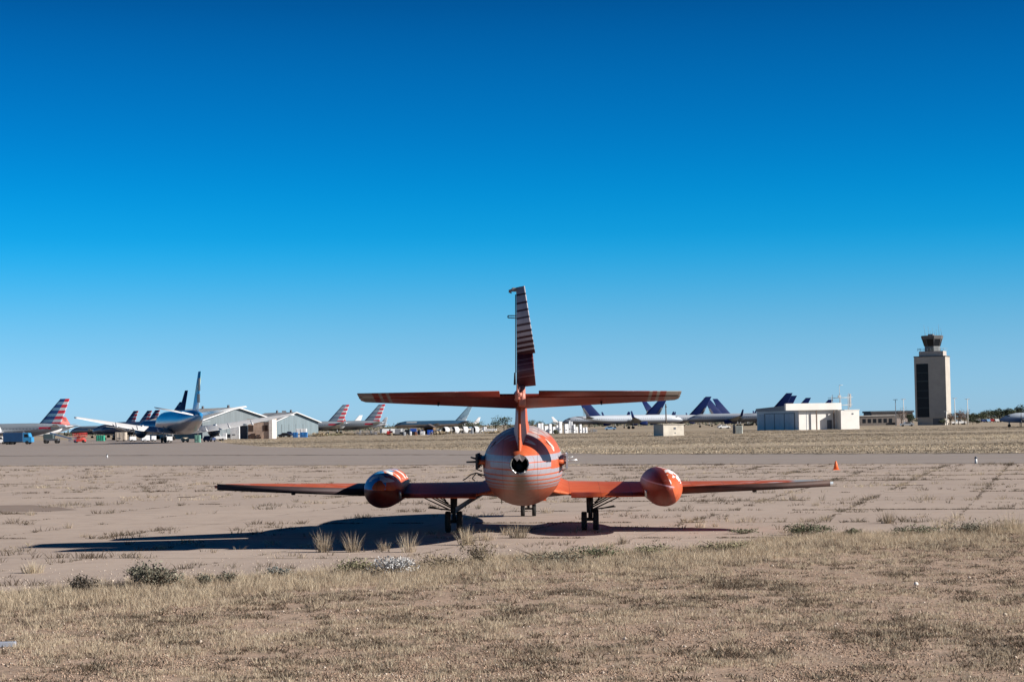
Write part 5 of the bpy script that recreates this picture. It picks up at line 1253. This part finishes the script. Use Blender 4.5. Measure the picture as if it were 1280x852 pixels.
for i, (px_, D, w__, h, m__, lab) in enumerate(((410, 680, 9, 1.0, OLV, 'long low brush heap right of the second hangar'), (432, 690, 7, .9, BRN, 'brown brush heap under the first striped airliner'), (465, 670, 8, .8, BRN, 'brown brush heap under the second striped airliner'), (492, 640, 4, .6, OLV, 'small brush heap at the left of the junk yard'), (553, 610, 4.5, 1.1, leafmat('straw_heap_mat', (.36, .29, .19)), 'straw coloured weed heap before the loose engines'), (615, 640, 4.5, .8, MATS['straw_heap_mat'], 'straw coloured weed heap left of the orange fuselage'), (395, 660, 4, 1.3, MATS['straw_heap_mat'], 'straw mound touching the second hangar'), (694, 560, .9, 1.0, GRN, 'dark weed in front of the white cabinets'))):
    t = thing('bush', lab, 'bush', (gx(px_, D), D, 0)); leaf_obj('foliage', m__, (0, 0, h*.4), (w__, w__*.35, h*.75), 420, .22, t, seed=40+i, lumps=7)
    m_ = mb(); g = random.Random(i)
    for k in range(8): m_.tube((g.uniform(-w__, w__)*.6, 0, 0), (g.uniform(-w__, w__)*.7, g.uniform(-.5, .5), h*.8), .05, .02, 4)
    m_.build('stem', MATS['twig_mat'], t)
# scrap frames right of the brush
t = thing('scrap_frame', 'low tangle of grey and blue scrap frames under the second striped airliner', 'scrap', (gx(458, 660), 660, 0)); g = random.Random(4)
m_ = mb()
for k in range(70):
    a = g.uniform(-3.8, 3.8); m_.tube((a, g.uniform(-1, 1), g.uniform(0, 1)), (a+g.uniform(-1.2, 1.2), g.uniform(-1, 1), g.uniform(.4, 2.1)), .06, n=4)
m_.build('frame', plain('scrap_mat', (.25, .28, .34), .6, .2, var=.8, scale=1), t)
t = dup(t, (gx(738, 600), 600, 0), .4, 'tangle of blue grey scrap frames at the right end of the white cabinets', scale=.6)
# ================================================================== trees
TG1, TG2, TG3 = leafmat('tree_dark_mat', (.035, .05, .025)), leafmat('tree_mid_mat', (.055, .07, .035)), leafmat('bare_twig_mat', (.16, .10, .075))
def tree(px_, D, w__, h, mat, label, n=520, seed=0, group=None, size=None):
    t = thing('tree', label, 'tree', (gx(px_, D), D, 0), 0, group)
    m_ = mb(); m_.tube((0, 0, 0), (.1, 0, h*.5), .035*h, .02*h, 7); g = random.Random(seed)
    for k in range(5):
        a = g.uniform(0, 6.28); m_.tube((.05, 0, h*.25), (math.cos(a)*w__*.3, math.sin(a)*w__*.3, h*g.uniform(.55, .8)), .014*h, .006*h, 5)
    m_.build('trunk', plain('trunk_mat', (.09, .07, .055), .9), t)
    leaf_obj('crown', mat, (0, 0, h*.58), (w__*.5, w__*.5, h*.42), n, size or h*.05, t, seed=seed, lumps=8, hollow=.35)
    return t
TL = [(1229, 1000, 11, 5.4, 1), (1236, 1050, 10, 6.0, 0), (1243, 1030, 9, 6.4, 0), (1249.5, 1060, 9, 7.2, 1), (1256, 1040, 8, 6.8, 0), (1262, 1060, 9, 7.0, 0), (1269, 1040, 9, 6.6, 1), (1275, 1050, 7, 8.8, 0), (1281, 1040, 10, 6.5, 0), (1222, 1080, 7, 4.8, 1), (1216, 1100, 8, 5.4, 0)]
NM = ['third', 'fourth', 'fifth', 'sixth', 'seventh', 'eighth', 'ninth', 'tenth and tallest', 'last', 'second', 'first']
for i, (px_, D, w__, h, k) in enumerate(TL):
    tree(px_, D, w__, h, (TG1, TG2)[k], '%s dark tree from the left in the row on the far right horizon' % NM[i], 900, 60+i, 'trees on the far right horizon')
for i, (px_, D, w__, h, m__, lab) in enumerate(((630, 1000, 11, 7.6, TG1, 'round dark tree on the horizon just left of the orange fuselage'), (619, 1020, 7, 5.4, TG1, 'lower dark tree left of the round dark tree'), (595, 1100, 12, 5.2, TG2, 'wide dark tree on the horizon right of the dark blue airliner'), (588, 1050, 6, 4.6, TG1, 'small dark tree behind the dark blue airliner fin'), (664, 1200, 8, 5.6, TG2, 'small dark tree on the horizon right of the orange fin'), (675, 1250, 8, 5.8, TG1, 'faint dark tree above the first white cabinets'))):
    tree(px_, D, w__, h, m__, lab, 420, 90+i)
tree(1137, 670, 3.4, 4.4, TG1, 'dense dark evergreen at the left foot of the control tower', 700, 101, size=.22)
tree(1127, 690, 5, 6.4, TG3, 'bare twiggy tree left of the control tower', 420, 102, size=.13)
for i, (px_, w__, h, m__, lab) in enumerate(((1188, 3.5, 4.8, TG3, 'bare brown bush tree touching the right side of the tower'), (1198, 4.4, 5.2, TG3, 'bare brown bush tree between the two right masts'), (1206, 5.0, 5.4, TG3, 'largest bare brown bush tree behind the thicker white mast'), (1216, 4.0, 2.6, TG1, 'dark green bush at the right end of the bare bushes'), (1221, 2.8, 1.8, TG1, 'lowest dark bush right of the thicker white mast'), (1179, 3.0, 2.2, TG1, 'small dark hedge bush in front of the tower corner'))):
    tree(px_, 690-i*3, w__, h, m__, lab, 520, 110+i, size=.17)

# far scrub line along the horizon
def scrub():
    g = np.random.default_rng(77); n = 26000
    x = g.uniform(-1, 1, n); D = g.uniform(1250, 1900, n); k = fbm(x*46+9, D*.004, 51, 4); hh = np.clip((k-.42)*17, .15, 5.2)
    X = x*D*.29; z = g.uniform(0, 1, n)**.7*hh; s = g.uniform(.35, 1.1, n)
    keep = g.uniform(0, 1, n) < np.clip(hh/2.5, .12, 1); X, D, z, s = X[keep], D[keep], z[keep], s[keep]; n = len(X)
    V = g.normal(size=(n, 3, 3))*s[:, None, None]*.8; V[:, :, 0] += X[:, None]; V[:, :, 1] += D[:, None]; V[:, :, 2] = np.maximum(V[:, :, 2]+z[:, None], .02)
    me = bpy.data.meshes.new('scrub'); me.from_pydata(V.reshape(-1, 3).tolist(), [], np.arange(n*3).reshape(-1, 3).tolist())
    at = me.attributes.new('tint', 'FLOAT', 'POINT'); at.data.foreach_set('value', np.repeat(g.uniform(0, 1, n), 3).astype(np.float32))
    me.materials.append(leafmat('far_scrub_mat', (.075, .085, .06)))
    o = bpy.data.objects.new('scrub', me); COL.objects.link(o); tag(o, 'low uneven line of dark scrub along the far horizon', 'scrub', kind='stuff')
scrub()
